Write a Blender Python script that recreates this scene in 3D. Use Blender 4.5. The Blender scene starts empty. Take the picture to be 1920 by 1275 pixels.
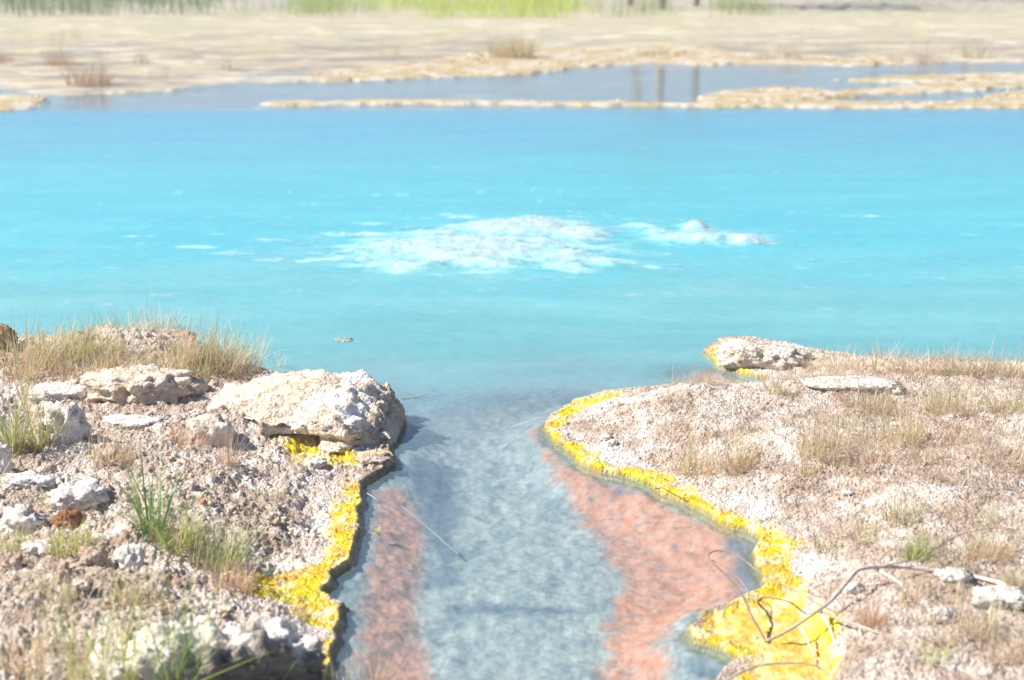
import bpy, bmesh, math, random
import numpy as np
from mathutils import Vector
S = bpy.context.scene
COL = S.collection
R = math.radians

# ------------------------------------------------------------------ camera, sky, sun, exposure
FPX = 1920 * 70.0 / 36.0
CAM_H = 2.8
PITCH = math.atan(837.5 / FPX)
cd = bpy.data.cameras.new('camera'); cam = bpy.data.objects.new('camera', cd); COL.objects.link(cam)
cam.location = (0, 0, CAM_H); cam.rotation_euler = (math.pi / 2 - PITCH, 0, 0)
cd.lens = 70; cd.sensor_width = 36; cd.clip_start = 0.1; cd.clip_end = 2000
cd.dof.use_dof = True; cd.dof.focus_distance = 10.4; cd.dof.aperture_fstop = 2.2
S.camera = cam
SUN_EL, SUN_AZ = 43.0, -93.0            # azimuth from +Y, clockwise
w = bpy.data.worlds.new('World'); S.world = w; w.use_nodes = True
sk = w.node_tree.nodes.new('ShaderNodeTexSky'); sk.sky_type = 'NISHITA'; sk.sun_disc = False
sk.sun_elevation = R(SUN_EL); sk.sun_rotation = R(SUN_AZ); sk.altitude = 2400; sk.air_density = 1.0; sk.dust_density = 0.15; sk.ozone_density = 4.0
bg = w.node_tree.nodes['Background']; w.node_tree.links.new(sk.outputs[0], bg.inputs[0]); bg.inputs[1].default_value = 0.068
sd_ = bpy.data.lights.new('sun', 'SUN'); sun = bpy.data.objects.new('sun', sd_); COL.objects.link(sun)
sd_.energy = 5.0; sd_.angle = R(0.53); sd_.color = (1.0, 0.94, 0.85)
sv = Vector((math.sin(R(SUN_AZ)) * math.cos(R(SUN_EL)), math.cos(R(SUN_AZ)) * math.cos(R(SUN_EL)), math.sin(R(SUN_EL))))
sun.rotation_euler = sv.to_track_quat('Z', 'Y').to_euler(); sun.location = (-20, 0, 30)
S.view_settings.view_transform = 'Standard'; S.view_settings.look = 'None'
S.view_settings.exposure = 0.9; S.view_settings.gamma = 1.0; S.view_settings.use_curve_mapping = False
S.cycles.use_denoising = True
S.cycles.max_bounces = 8; S.cycles.transparent_max_bounces = 24
S.cycles.caustics_reflective = False; S.cycles.caustics_refractive = False

# ------------------------------------------------------------------ helpers
rng = np.random.default_rng(7)
def smooth(a, b, x):
    t = np.clip((x - a) / (b - a), 0, 1); return t * t * (3 - 2 * t)
def mix(a, b, t):
    return a + (b - a) * t
def _h(ix, iy, iz, seed):
    M = np.uint32
    h = ix.astype(np.int64).astype(M) * M(374761393) + iy.astype(np.int64).astype(M) * M(668265263) + iz.astype(np.int64).astype(M) * M(2147483647 - 88) + M((seed * 1013904223) % 4294967296)
    h = (h ^ (h >> M(13))) * M(1274126177); h = (h ^ (h >> M(16))) * M(2246822519); h = h ^ (h >> M(15))
    return h
def noise2(x, y, seed=0):
    """gradient noise, about -0.7 .. 0.7"""
    ix = np.floor(x); iy = np.floor(y); fx = x - ix; fy = y - iy
    u = fx * fx * fx * (fx * (fx * 6 - 15) + 10); v = fy * fy * fy * (fy * (fy * 6 - 15) + 10)
    z0 = np.zeros_like(ix)
    def g(ox, oy):
        a = _h(ix + ox, iy + oy, z0, seed).astype(np.float64) * (2 * math.pi / 4294967296.0)
        return np.cos(a) * (fx - ox) + np.sin(a) * (fy - oy)
    return mix(mix(g(0, 0), g(1, 0), u), mix(g(0, 1), g(1, 1), u), v)
def noise3(x, y, z, seed=0):
    ix = np.floor(x); iy = np.floor(y); iz = np.floor(z); fx = x - ix; fy = y - iy; fz = z - iz
    s = lambda f: f * f * f * (f * (f * 6 - 15) + 10)
    u, v, q = s(fx), s(fy), s(fz)
    def val(a, b, c):
        return _h(ix + a, iy + b, iz + c, seed).astype(np.float64) / 2147483648.0 - 1
    l0 = mix(mix(val(0, 0, 0), val(1, 0, 0), u), mix(val(0, 1, 0), val(1, 1, 0), u), v)
    l1 = mix(mix(val(0, 0, 1), val(1, 0, 1), u), mix(val(0, 1, 1), val(1, 1, 1), u), v)
    return mix(l0, l1, q)
def fbm2(x, y, f, oct=4, seed=0, gain=0.5):
    r = 0; a = 1.0
    for i in range(oct):
        r = r + a * noise2(x * f, y * f, seed + i); f *= 2.03; a *= gain
    return r
def fbm3(p, f, oct=4, seed=0, gain=0.5):
    r = 0; a = 1.0
    for i in range(oct):
        r = r + a * noise3(p[:, 0] * f, p[:, 1] * f, p[:, 2] * f, seed + i); f *= 2.03; a *= gain
    return r
def cells(x, y, f, seed=0):
    """distance to the nearest scattered point (in cells)"""
    x = x * f; y = y * f; ix = np.floor(x); iy = np.floor(y); z0 = np.zeros_like(ix); d = np.full(x.shape, 9.0)
    for a in (-1, 0, 1):
        for b in (-1, 0, 1):
            h1 = _h(ix + a, iy + b, z0, seed) / 4294967296.0; h2 = _h(ix + a, iy + b, z0, seed + 57) / 4294967296.0
            d = np.minimum(d, (ix + a + h1 - x) ** 2 + (iy + b + h2 - y) ** 2)
    return np.sqrt(d)
def ray(px, py):
    c, s = math.cos(PITCH), math.sin(PITCH)
    a = (px - 960) / FPX; b = -(py - 637.5) / FPX
    return np.array([a, c + s * b, -s + c * b])
def W(px, py, z=0.0):
    d = ray(px, py); t = (z - CAM_H) / d[2]
    return np.array([0, 0, CAM_H]) + d * t
def poly(pts, z=0.0):
    return np.array([W(x, y, z)[:2] for x, y in pts])
def sdf(P, X, Y):
    """signed distance to a polygon, positive inside"""
    d = np.full(X.shape, 1e9); ins = np.zeros(X.shape, bool)
    n = len(P)
    for i in range(n):
        ax, ay = P[i]; bx, by = P[(i + 1) % n]
        ex, ey = bx - ax, by - ay; L = ex * ex + ey * ey + 1e-12
        t = np.clip(((X - ax) * ex + (Y - ay) * ey) / L, 0, 1)
        d = np.minimum(d, (X - ax - t * ex) ** 2 + (Y - ay - t * ey) ** 2)
        if ay != by:
            ins ^= ((ay > Y) != (by > Y)) & (X < (bx - ax) * (Y - ay) / (by - ay) + ax)
    d = np.sqrt(d)
    return np.where(ins, d, -d)

def tag(o, label=None, cat=None, group=None, kind=None):
    if label: o['label'] = label
    if cat: o['category'] = cat
    if group: o['group'] = group
    if kind: o['kind'] = kind
    return o
def mesh_obj(name, V, F, mat, parent=None, attrs=None, smooth_=True, loc=None):
    """V (n,3); F (m,k) array of one face size"""
    me = bpy.data.meshes.new(name); V = np.asarray(V, np.float32); F = np.asarray(F, np.int32)
    me.vertices.add(len(V)); me.vertices.foreach_set('co', V.ravel())
    k = F.shape[1]; me.loops.add(F.size); me.loops.foreach_set('vertex_index', F.ravel())
    me.polygons.add(len(F)); me.polygons.foreach_set('loop_start', np.arange(0, F.size, k, dtype=np.int32))
    if smooth_: me.polygons.foreach_set('use_smooth', np.ones(len(F), bool))
    me.update(calc_edges=True); me.validate()
    for an, a in (attrs or {}).items():
        a = np.asarray(a, np.float32)
        if a.ndim == 2:
            at = me.attributes.new(an, 'FLOAT_COLOR', 'POINT')
            if a.shape[1] == 3: a = np.hstack([a, np.ones((len(a), 1), np.float32)])
            at.data.foreach_set('color', a.ravel())
        else:
            at = me.attributes.new(an, 'FLOAT', 'POINT'); at.data.foreach_set('value', a)
    me.materials.append(mat)
    o = bpy.data.objects.new(name, me); COL.objects.link(o)
    if parent: o.parent = parent
    if loc is not None: o.location = loc
    return o
def grid_faces(nr, nc):
    i = np.arange(nr * nc).reshape(nr, nc)
    return np.stack([i[:-1, :-1], i[:-1, 1:], i[1:, 1:], i[1:, :-1]], -1).reshape(-1, 4)

class NT:
    def __init__(self, name):
        self.m = bpy.data.materials.new(name); self.m.use_nodes = True
        self.t = self.m.node_tree; self.t.nodes.clear()
        self.out = self.n('ShaderNodeOutputMaterial')
    def n(self, typ, **kw):
        nd = self.t.nodes.new(typ)
        for k, v in kw.items():
            if k.startswith('_'): setattr(nd, k[1:], v)
            else: self.set(nd.inputs[k.replace('__', ' ')], v)
        return nd
    def set(self, sock, v):
        if isinstance(v, bpy.types.NodeSocket): self.t.links.new(v, sock)
        else: sock.default_value = v
    def attr(self, name, out='Color'):
        return self.n('ShaderNodeAttribute', _attribute_name=name).outputs[out]
    def math(self, op, a, b=0.0, clamp=False):
        nd = self.n('ShaderNodeMath', _operation=op, _use_clamp=clamp); self.set(nd.inputs[0], a); self.set(nd.inputs[1], b); return nd.outputs[0]
    def noise(self, vec, scale, detail=4, rough=0.55):
        return self.n('ShaderNodeTexNoise', Vector=vec, Scale=scale, Detail=detail, Roughness=rough).outputs['Fac']
    def ramp(self, fac, stops):
        nd = self.n('ShaderNodeValToRGB'); self.set(nd.inputs[0], fac); e = nd.color_ramp.elements
        while len(e) < len(stops): e.new(0.5)
        for i, (p, c) in enumerate(stops):
            e[i].position = p; e[i].color = (*c, 1) if len(c) == 3 else c
        return nd.outputs[0]
    def mixc(self, fac, a, b, blend='MIX'):
        nd = self.n('ShaderNodeMix', _data_type='RGBA', _blend_type=blend)
        self.set(nd.inputs[0], fac); self.set(nd.inputs[6], a if isinstance(a, bpy.types.NodeSocket) else (*a, 1)); self.set(nd.inputs[7], b if isinstance(b, bpy.types.NodeSocket) else (*b, 1))
        return nd.outputs[2]
    def vec(self):
        return self.n('ShaderNodeTexCoord').outputs['Object']
    def mapping(self, v, scale):
        return self.n('ShaderNodeMapping', Vector=v, Scale=scale).outputs[0]
    def bump(self, h, strength, dist, normal=None):
        nd = self.n('ShaderNodeBump', Height=h, Strength=strength, Distance=dist)
        if normal is not None: self.set(nd.inputs['Normal'], normal)
        return nd.outputs[0]
    def done(self, shader):
        self.t.links.new(shader, self.out.inputs[0]); return self.m

# ------------------------------------------------------------------ materials
def mat_ground():
    t = NT('ground'); v = t.vec()
    c = t.attr('Col'); wet = t.attr('wet', 'Fac')
    f1 = t.noise(v, 90, 5, 0.65); f2 = t.noise(v, 28, 4, 0.6)
    k = t.ramp(f1, [(0.3, (0.5, 0.43, 0.37)), (0.42, (0.9, 0.88, 0.86)), (0.52, (1, 1, 1)), (0.72, (1.12, 1.12, 1.12))])
    dry = t.math('SUBTRACT', 1.0, t.math('MULTIPLY', wet, 0.95))
    c = t.mixc(t.math('MULTIPLY', dry, 0.9), c, k, 'MULTIPLY')
    k2 = t.ramp(f2, [(0.36, (0.86, 0.82, 0.77)), (0.58, (1.04, 1.04, 1.04))])
    c = t.mixc(0.8, c, k2, 'MULTIPLY')
    vo = t.n('ShaderNodeTexVoronoi', Vector=v, Scale=75.0, Randomness=1.0).outputs['Distance']
    vo2 = t.n('ShaderNodeTexVoronoi', Vector=v, Scale=170.0).outputs['Distance']
    h = t.math('ADD', t.math('MULTIPLY', t.math('SUBTRACT', 1.0, vo), 1.0), t.math('MULTIPLY', f1, 1.1))
    h = t.math('ADD', h, t.math('MULTIPLY', t.math('SUBTRACT', 1.0, vo2), 0.4))
    nrm = t.bump(h, t.math('MULTIPLY', dry, 1.0), 0.012)
    rgh = t.math('SUBTRACT', 0.95, t.math('MULTIPLY', wet, 0.5))
    b = t.n('ShaderNodeBsdfPrincipled', Base__Color=c, Roughness=rgh, Normal=nrm)
    b.inputs['Specular IOR Level'].default_value = 0.25
    return t.done(b.outputs[0])
def mat_rock(name, light, mid, dark, scale=1.0, crust=0.0):
    t = NT(name); v = t.vec()
    f = t.noise(v, 9 * scale, 6, 0.65); f2 = t.noise(v, 60 * scale, 5, 0.7)
    c = t.ramp(f, [(0.34, dark), (0.5, mid), (0.62, light)])
    c = t.mixc(0.75, c, t.ramp(f2, [(0.32, (0.55, 0.5, 0.44)), (0.5, (1, 1, 1)), (0.7, (1.1, 1.1, 1.1))]), 'MULTIPLY')
    at = t.attr('Tint'); c = t.mixc(1.0, c, at, 'MULTIPLY')
    vo = t.n('ShaderNodeTexVoronoi', Vector=v, Scale=55.0 * scale).outputs['Distance']
    h = t.math('ADD', t.math('MULTIPLY', f2, 1.0), t.math('MULTIPLY', vo, -0.8))
    b = t.n('ShaderNodeBsdfPrincipled', Base__Color=c, Roughness=0.95, Normal=t.bump(h, 0.9, 0.012 / scale))
    b.inputs['Specular IOR Level'].default_value = 0.2
    return t.done(b.outputs[0])
def mat_grass():
    t = NT('grass_blades'); c = t.attr('Col')
    d = t.n('ShaderNodeBsdfPrincipled', Base__Color=c, Roughness=0.55)
    d.inputs['Specular IOR Level'].default_value = 0.3
    tr = t.n('ShaderNodeBsdfTranslucent', Color=c)
    m = t.n('ShaderNodeMixShader', Fac=0.35); t.set(m.inputs[1], d.outputs[0]); t.set(m.inputs[2], tr.outputs[0])
    return t.done(m.outputs[0])
def mat_wood():
    t = NT('dead_wood'); v = t.vec(); c = t.attr('Col')
    f = t.noise(t.mapping(v, (1, 1, 1)), 60, 4, 0.6)
    c = t.mixc(0.8, c, t.ramp(f, [(0.3, (0.6, 0.55, 0.5)), (0.6, (1.08, 1.08, 1.08))]), 'MULTIPLY')
    b = t.n('ShaderNodeBsdfPrincipled', Base__Color=c, Roughness=0.8, Normal=t.bump(f, 0.5, 0.003))
    return t.done(b.outputs[0])
def mat_water():
    t = NT('water'); v = t.vec()
    milk = t.attr('milk', 'Fac'); foam = t.attr('foam', 'Fac'); col = t.attr('Col')
    v1 = t.mapping(v, (1.0, 1.9, 1.0))
    n1 = t.noise(v1, 4.0, 2, 0.5); n2 = t.noise(t.mapping(v, (0.55, 1.5, 1.0)), 10.0, 1, 0.5); n3 = t.noise(t.mapping(v, (0.7, 1.6, 1.0)), 24.0, 0, 0.5)
    h = t.math('ADD', t.math('MULTIPLY', n1, 1.0), t.math('ADD', t.math('MULTIPLY', n2, 0.55), t.math('MULTIPLY', n3, 0.12)))
    nrm = t.bump(h, 0.8, 0.0052)
    # suspended minerals: slightly uneven turbidity drifting in streaks
    st = t.noise(t.mapping(v, (0.5, 1.5, 1.0)), 1.2, 5, 0.6); st2 = t.noise(t.mapping(v, (1.0, 3.2, 1.0)), 3.0, 5, 0.65)
    c = t.mixc(t.ramp(st, [(0.38, (0, 0, 0)), (0.66, (1, 1, 1))]), col, t.mixc(1.0, col, (1.35, 1.12, 1.06), 'MULTIPLY'))
    c = t.mixc(t.ramp(st2, [(0.6, (0, 0, 0)), (0.75, (0.7, 0.7, 0.7))]), c, t.mixc(1.0, c, (1.6, 1.16, 1.1), 'MULTIPLY'))
    ff = t.noise(t.mapping(v, (1, 1.5, 1)), 18, 5, 0.7)
    c = t.mixc(t.math('MULTIPLY', foam, t.math('ADD', 0.35, ff), True), c, (0.6, 0.77, 0.83))
    df = t.n('ShaderNodeBsdfDiffuse', Color=c, Normal=t.bump(h, 0.6, 0.022))
    tr = t.n('ShaderNodeBsdfTransparent', Color=(0.87, 0.955, 1.0, 1))
    gl = t.n('ShaderNodeBsdfGlossy', Color=(1, 1, 1, 1), Roughness=t.math('ADD', 0.02, t.math('MULTIPLY', milk, 0.25)), Normal=nrm)
    fr = t.n('ShaderNodeFresnel', IOR=1.33, Normal=nrm).outputs[0]
    body = t.n('ShaderNodeMixShader', Fac=t.math('MAXIMUM', milk, t.math('MULTIPLY', foam, 0.9))); t.set(body.inputs[1], tr.outputs[0]); t.set(body.inputs[2], df.outputs[0])
    m = t.n('ShaderNodeMixShader', Fac=t.math('MULTIPLY', fr, t.math('SUBTRACT', 1.0, t.math('MULTIPLY', foam, 0.8)))); t.set(m.inputs[1], body.outputs[0]); t.set(m.inputs[2], gl.outputs[0])
    return t.done(m.outputs[0])
def mat_foam():
    t = NT('froth'); v = t.vec(); a = t.attr('dens', 'Fac')
    f = t.noise(t.mapping(v, (1, 1.3, 1)), 26, 6, 0.72); f2 = t.noise(v, 70, 3, 0.6)
    al = t.math('MULTIPLY', t.math('ADD', t.math('MULTIPLY', a, 0.95), t.math('SUBTRACT', t.math('MULTIPLY', f, 2.6), 1.5), True), 0.62)
    b = t.n('ShaderNodeBsdfPrincipled', Base__Color=(0.66, 0.78, 0.84, 1), Roughness=0.35, Normal=t.bump(t.math('ADD', f, t.math('MULTIPLY', f2, 0.4)), 0.9, 0.03))
    tr = t.n('ShaderNodeBsdfTransparent')
    m = t.n('ShaderNodeMixShader', Fac=al); t.set(m.inputs[1], tr.outputs[0]); t.set(m.inputs[2], b.outputs[0])
    return t.done(m.outputs[0])
M_GROUND = mat_ground()
M_PALE = mat_rock('pale_rock', (0.82, 0.77, 0.71), (0.74, 0.66, 0.57), (0.52, 0.42, 0.31))
M_TAN = mat_rock('tan_rock', (0.6, 0.5, 0.4), (0.48, 0.37, 0.28), (0.3, 0.22, 0.15))
M_WHITE = mat_rock('white_rock', (0.86, 0.83, 0.8), (0.78, 0.73, 0.68), (0.58, 0.48, 0.4))
M_RUST = mat_rock('rust_rock', (0.42, 0.2, 0.1), (0.32, 0.13, 0.06), (0.14, 0.07, 0.04))
M_BROWN = mat_rock('brown_rock', (0.4, 0.27, 0.15), (0.34, 0.22, 0.12), (0.24, 0.15, 0.08))
M_GRASS = mat_grass(); M_WOOD = mat_wood(); M_WATER = mat_water(); M_FOAM = mat_foam()

# ------------------------------------------------------------------ shorelines traced on the water plane
LEFT = poly([(-900, 640), (-100, 640), (120, 636), (300, 648), (420, 668), (480, 700), (600, 712), (680, 740), (725, 780), (742, 815), (738, 845), (742, 871), (719, 890),
             (683, 913), (681, 951), (677, 975), (678, 1000), (670, 1028), (660, 1058), (628, 1086), (632, 1099), (610, 1117), (628, 1135), (654, 1141), (642, 1163), (636, 1188),
             (633, 1215), (621, 1233), (625, 1252), (612, 1285), (600, 1420), (560, 1700), (-900, 1700)])
RIGHT = poly([(1176, 736), (1126, 742), (1080, 756), (1050, 773), (1031, 786), (1016, 807), (1030, 825), (1050, 838), (1070, 856), (1080, 871), (1120, 886), (1168, 897), (1211, 909),
              (1237, 928), (1282, 948), (1324, 967), (1350, 985), (1386, 997), (1412, 1006), (1420, 1016), (1409, 1036), (1416, 1062), (1425, 1088), (1425, 1110),
              (1377, 1133), (1308, 1160), (1285, 1189), (1308, 1211), (1354, 1224), (1382, 1243), (1352, 1262), (1330, 1290), (1310, 1420), (1330, 1700), (2900, 1700), (2900, 690),
              (1920, 688), (1700, 684), (1620, 674), (1530, 662), (1470, 648), (1400, 638), (1345, 640), (1316, 662), (1342, 690), (1395, 705), (1445, 714), (1440, 724), (1330, 726), (1250, 728)])
SHELF = poly([(1285, 1189), (1308, 1160), (1377, 1133), (1425, 1110), (1500, 1100), (1560, 1160), (1590, 1300), (1560, 1420), (1310, 1420), (1330, 1290), (1382, 1243), (1354, 1224), (1308, 1211)])
YEL_L = [poly(p, 0.04) for p in (
    [(505, 838), (560, 832), (640, 846), (735, 846), (745, 852), (690, 862), (640, 872), (560, 868)],
    [(655, 905), (700, 888), (748, 868), (735, 890), (690, 915), (650, 925)],
    [(640, 936), (665, 925), (690, 912), (692, 951), (685, 1000), (668, 1058), (636, 1084), (640, 1099), (618, 1115), (664, 1140), (646, 1185), (632, 1231), (635, 1290), (600, 1290), (604, 1230), (592, 1180), (545, 1160), (505, 1135), (465, 1125), (455, 1085), (490, 1065), (560, 1060), (600, 1052), (615, 1000), (622, 960)])]
YEL_R = [poly(p, 0.03) for p in (
    [(1190, 736), (1126, 736), (1070, 750), (1030, 778), (1006, 807), (1022, 832), (1060, 875), (1160, 905), (1230, 938), (1320, 975), (1400, 1005), (1408, 1036), (1412, 1100), (1425, 1130), (1490, 1130), (1500, 1100), (1480, 1060), (1490, 1025), (1470, 995),
     (1400, 980), (1330, 945), (1262, 912), (1250, 890), (1180, 880), (1120, 862), (1090, 842), (1062, 822), (1058, 800), (1080, 775), (1130, 758), (1180, 748)],
    [(1310, 668), (1345, 650), (1400, 690), (1448, 716), (1380, 708), (1330, 692)],
    [(1275, 1189), (1300, 1160), (1377, 1125), (1430, 1108), (1500, 1110), (1545, 1160), (1560, 1200), (1550, 1300), (1360, 1300), (1390, 1240)])]
PINK = [poly(p) for p in (
    [(700, 905), (765, 895), (795, 940), (800, 1000), (790, 1060), (780, 1120), (800, 1180), (828, 1230), (835, 1300), (690, 1300), (665, 1215), (668, 1130), (695, 1050), (697, 980)],
    [(985, 808), (1040, 770), (1015, 815), (1050, 850), (1085, 872), (1210, 912), (1330, 974), (1410, 1008), (1412, 1050), (1415, 1098), (1300, 1130), (1262, 1160), (1250, 1200), (1270, 1290), (1150, 1290), (1125, 1200), (1140, 1110), (1165, 1050), (1120, 970), (1070, 910), (1030, 870), (1010, 830)],
    [(1265, 694), (1330, 684), (1430, 712), (1420, 724), (1270, 722)])]
DARK_BED = [poly(p) for p in (  # patches of darker blue-grey bed colour; the bed height ignores them
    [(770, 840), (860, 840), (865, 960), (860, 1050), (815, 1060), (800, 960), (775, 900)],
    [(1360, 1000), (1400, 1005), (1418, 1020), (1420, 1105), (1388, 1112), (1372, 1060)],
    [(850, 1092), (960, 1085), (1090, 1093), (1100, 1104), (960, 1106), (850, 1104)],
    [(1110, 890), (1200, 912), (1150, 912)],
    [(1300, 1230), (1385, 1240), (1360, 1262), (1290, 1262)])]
FLATS = poly([(-1500, 178), (0, 178), (100, 181), (250, 176), (380, 166), (480, 158), (600, 153), (700, 148), (800, 141), (1080, 125), (1300, 120), (1600, 126), (1920, 117), (3200, 105), (3200, -195), (-1500, -195)])
CRUST = [poly(p) for p in (
    [(540, 152), (620, 136), (720, 127), (800, 114), (900, 101), (1030, 95), (1080, 90), (1160, 95), (1200, 84), (1320, 90), (1400, 106), (1600, 110), (1660, 105), (1790, 115), (1600, 124), (1450, 119), (1340, 122), (1200, 118), (1080, 128), (1000, 139), (900, 143), (800, 146), (680, 152)],
    [(475, 195), (560, 190), (700, 187), (900, 188), (1000, 190), (1280, 192), (1400, 187), (1920, 194), (2400, 194), (2400, 206), (1500, 202), (960, 197), (700, 196), (500, 199)],
    [(1290, 190), (1340, 172), (1450, 163), (1560, 170), (1700, 160), (1920, 138), (2600, 126), (2600, 168), (1920, 164), (1800, 172), (1650, 178), (1500, 189)],
    [(1740, 197), (1850, 178), (1920, 171), (2600, 170), (2600, 206), (1920, 203)],
    [(-900, 183), (0, 180), (60, 178), (95, 185), (70, 200), (0, 213), (-900, 216)],
    [(1560, 150), (1700, 143), (1920, 136), (2300, 132), (2300, 142), (1900, 148), (1700, 156)])]

def land(X, Y):
    """ground height and the masks that colour it, for any points of the plane"""
    X = np.asarray(X, float); Y = np.asarray(Y, float)
    o = {}
    near = Y < 14.6; far = Y > 21.0
    z = np.full(X.shape, -0.7)
    sl = np.full(X.shape, -3.0); sr = sl.copy(); sf = sl.copy(); sc = sl.copy()
    shelf = np.full(X.shape, -1.0)
    yel = np.zeros(X.shape); pink = yel.copy(); deep = yel.copy()
    if near.any():
        x, y = X[near], Y[near]
        e = 0.022 * noise2(x * 7, y * 7, 3) + 0.012 * noise2(x * 22, y * 22, 4) + 0.007 * noise2(x * 60, y * 60, 5)
        a = sdf(LEFT, x, y) + e; b = sdf(RIGHT, x, y) + e
        sl[near] = a; sr[near] = b
        sh = sdf(SHELF, x, y) + e * 2; shelf[near] = sh
        s = np.maximum(a, b)
        big = fbm2(x, y, 1.7, 4, 11); med = fbm2(x, y, 9, 3, 21); lum = cells(x, y, 26, 31)
        bed = -0.02 - 0.09 * smooth(0, 0.35, -s) + 0.012 * fbm2(x, y, 12, 3, 41) + 0.003 * noise2(x * 9 + 2 * noise2(x * 3, y * 3, 44), y * 26, 45) - 0.7 * smooth(12.2, 14.2, y) * smooth(0.1, 0.9, -s)
        lip = 0.034 * smooth(-0.012, 0.02, s) + 0.012 * smooth(0, 0.05, s) * (0.5 - np.minimum(cells(x, y, 45, 77), 0.8)) + 0.012 * smooth(0, 0.05, s) * fbm2(x, y, 7, 3, 78)
        inl = smooth(0.04, 0.3, s)
        rough = inl * (0.045 * big + 0.02 * med + 0.012 * (0.55 - lum) + 0.007 * noise2(x * 70, y * 70, 61))
        zl = lip + 0.10 * smooth(0.04, 0.9, a) + rough * 1.5 + inl * 0.010 * (0.5 - np.minimum(cells(x, y, 60, 35), 0.9))
        zr = lip + 0.15 * smooth(0.05, 0.75, b) * (1 - 0.45 * smooth(11.2, 12.0, y)) + rough * 0.85 + inl * 0.007 * (0.5 - np.minimum(cells(x, y, 75, 36), 0.9))
        # mounds on the left bank
        for (px, py, r, h, ry) in ((300, 672, 0.55, 0.15, 0.33), (120, 690, 0.5, 0.06, 0.3), (235, 735, 0.28, 0.07, 0.22), (-80, 690, 0.6, 0.1, 0.5), (490, 835, 0.2, -0.05, 0.2), (60, 1200, 0.7, 0.1, 0.5), (300, 1260, 0.45, 0.08, 0.4)):
            p = W(px, py, 0.12); zl = zl + h * np.exp(-((x - p[0]) / r) ** 2 - ((y - p[1]) / ry) ** 2) * smooth(0.02, 0.2, a)
        p = W(1600, 740, 0.15); zr = zr + 0.05 * np.exp(-((x - p[0]) / 0.4) ** 2 - ((y - p[1]) / 0.2) ** 2)
        ls = smooth(0.0, 0.12, sh)
        zr = mix(zr, 0.012 + 0.012 * big + 0.012 * (0.5 - cells(x, y, 20, 9)) + 0.006 * med, ls * 0.9)
        t = smooth(-0.012, 0.02, s)
        z[near] = mix(bed, np.where(a > b, zl, zr), t)
        yn = 0.05 * fbm2(x, y, 8, 5, 91, 0.62)
        yy = np.maximum(np.max([sdf(P, x, y) for P in YEL_L], 0) + yn, np.max([sdf(P, x, y) for P in YEL_R], 0) + yn * 0.8)
        yy = yy + 0.005 + 0.09 * fbm2(x, y, 3.0, 4, 93, 0.6); yy = yy + 0.10 * fbm2(x, y, 4.0, 4, 94, 0.6) * smooth(0.0, 0.2, sh); yel[near] = smooth(-0.025, 0.035, yy)
        pn = 0.065 * fbm2(x, y, 5, 4, 95, 0.55)
        pink[near] = smooth(-0.03, 0.06, np.max([sdf(P, x, y) for P in PINK], 0) + pn)
        deep[near] = smooth(-0.05, 0.06, np.max([sdf(P, x, y) for P in DARK_BED], 0) + pn * 0.8)
    if far.any():
        x, y = X[far], Y[far]
        e = 0.16 * fbm2(x, y * 0.6, 1.3, 4, 301) + 0.1 * noise2(x * 5, y * 3, 302)
        a = sdf(FLATS, x, y) + e * 1.6; c = np.max([sdf(P, x, y) for P in CRUST], 0) + e * 1.4
        sf[far] = a; sc[far] = c
        bed = -0.06 - 0.6 * smooth(26.2, 24.6, y)
        film = 0.004 + 0.05 * fbm2(x, y * 2.2, 0.28, 5, 311, 0.6) - 0.012 * smooth(-5, 3, x) * smooth(36, 30, y) + 0.03 * smooth(0, 3, a) + 0.25 * smooth(42, 60, y)
        k = np.maximum(0.35 - cells(x, y, 2.6, 320), 0) * 0.16 + np.maximum(0.4 - cells(x, y, 6.0, 321), 0) * 0.1
        zc = (0.018 + 0.012 * noise2(x * 3, y * 3, 330) + k * 0.3)
        zz = mix(bed, film, smooth(-0.05, 0.3, a)); zz = mix(zz, zc, smooth(-0.05, 0.12, c))
        z[far] = zz
    o.update(z=z, sl=sl, sr=sr, sf=sf, sc=sc, yel=yel, pink=pink, deep=deep, shelf=shelf)
    return o
def gz(x, y):
    return float(land(np.array([x]), np.array([y]))['z'][0])
def at(px, py):
    """the point of the ground (or the water) seen in that direction from the camera's place"""
    z = 0.08 if py > 500 else 0.0
    for _ in range(9):
        p = W(px, py, z); z = 0.4 * z + 0.6 * max(gz(p[0], p[1]), -0.005)
    p = W(px, py, z); p[2] = max(gz(p[0], p[1]), -0.005)
    return p

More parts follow.
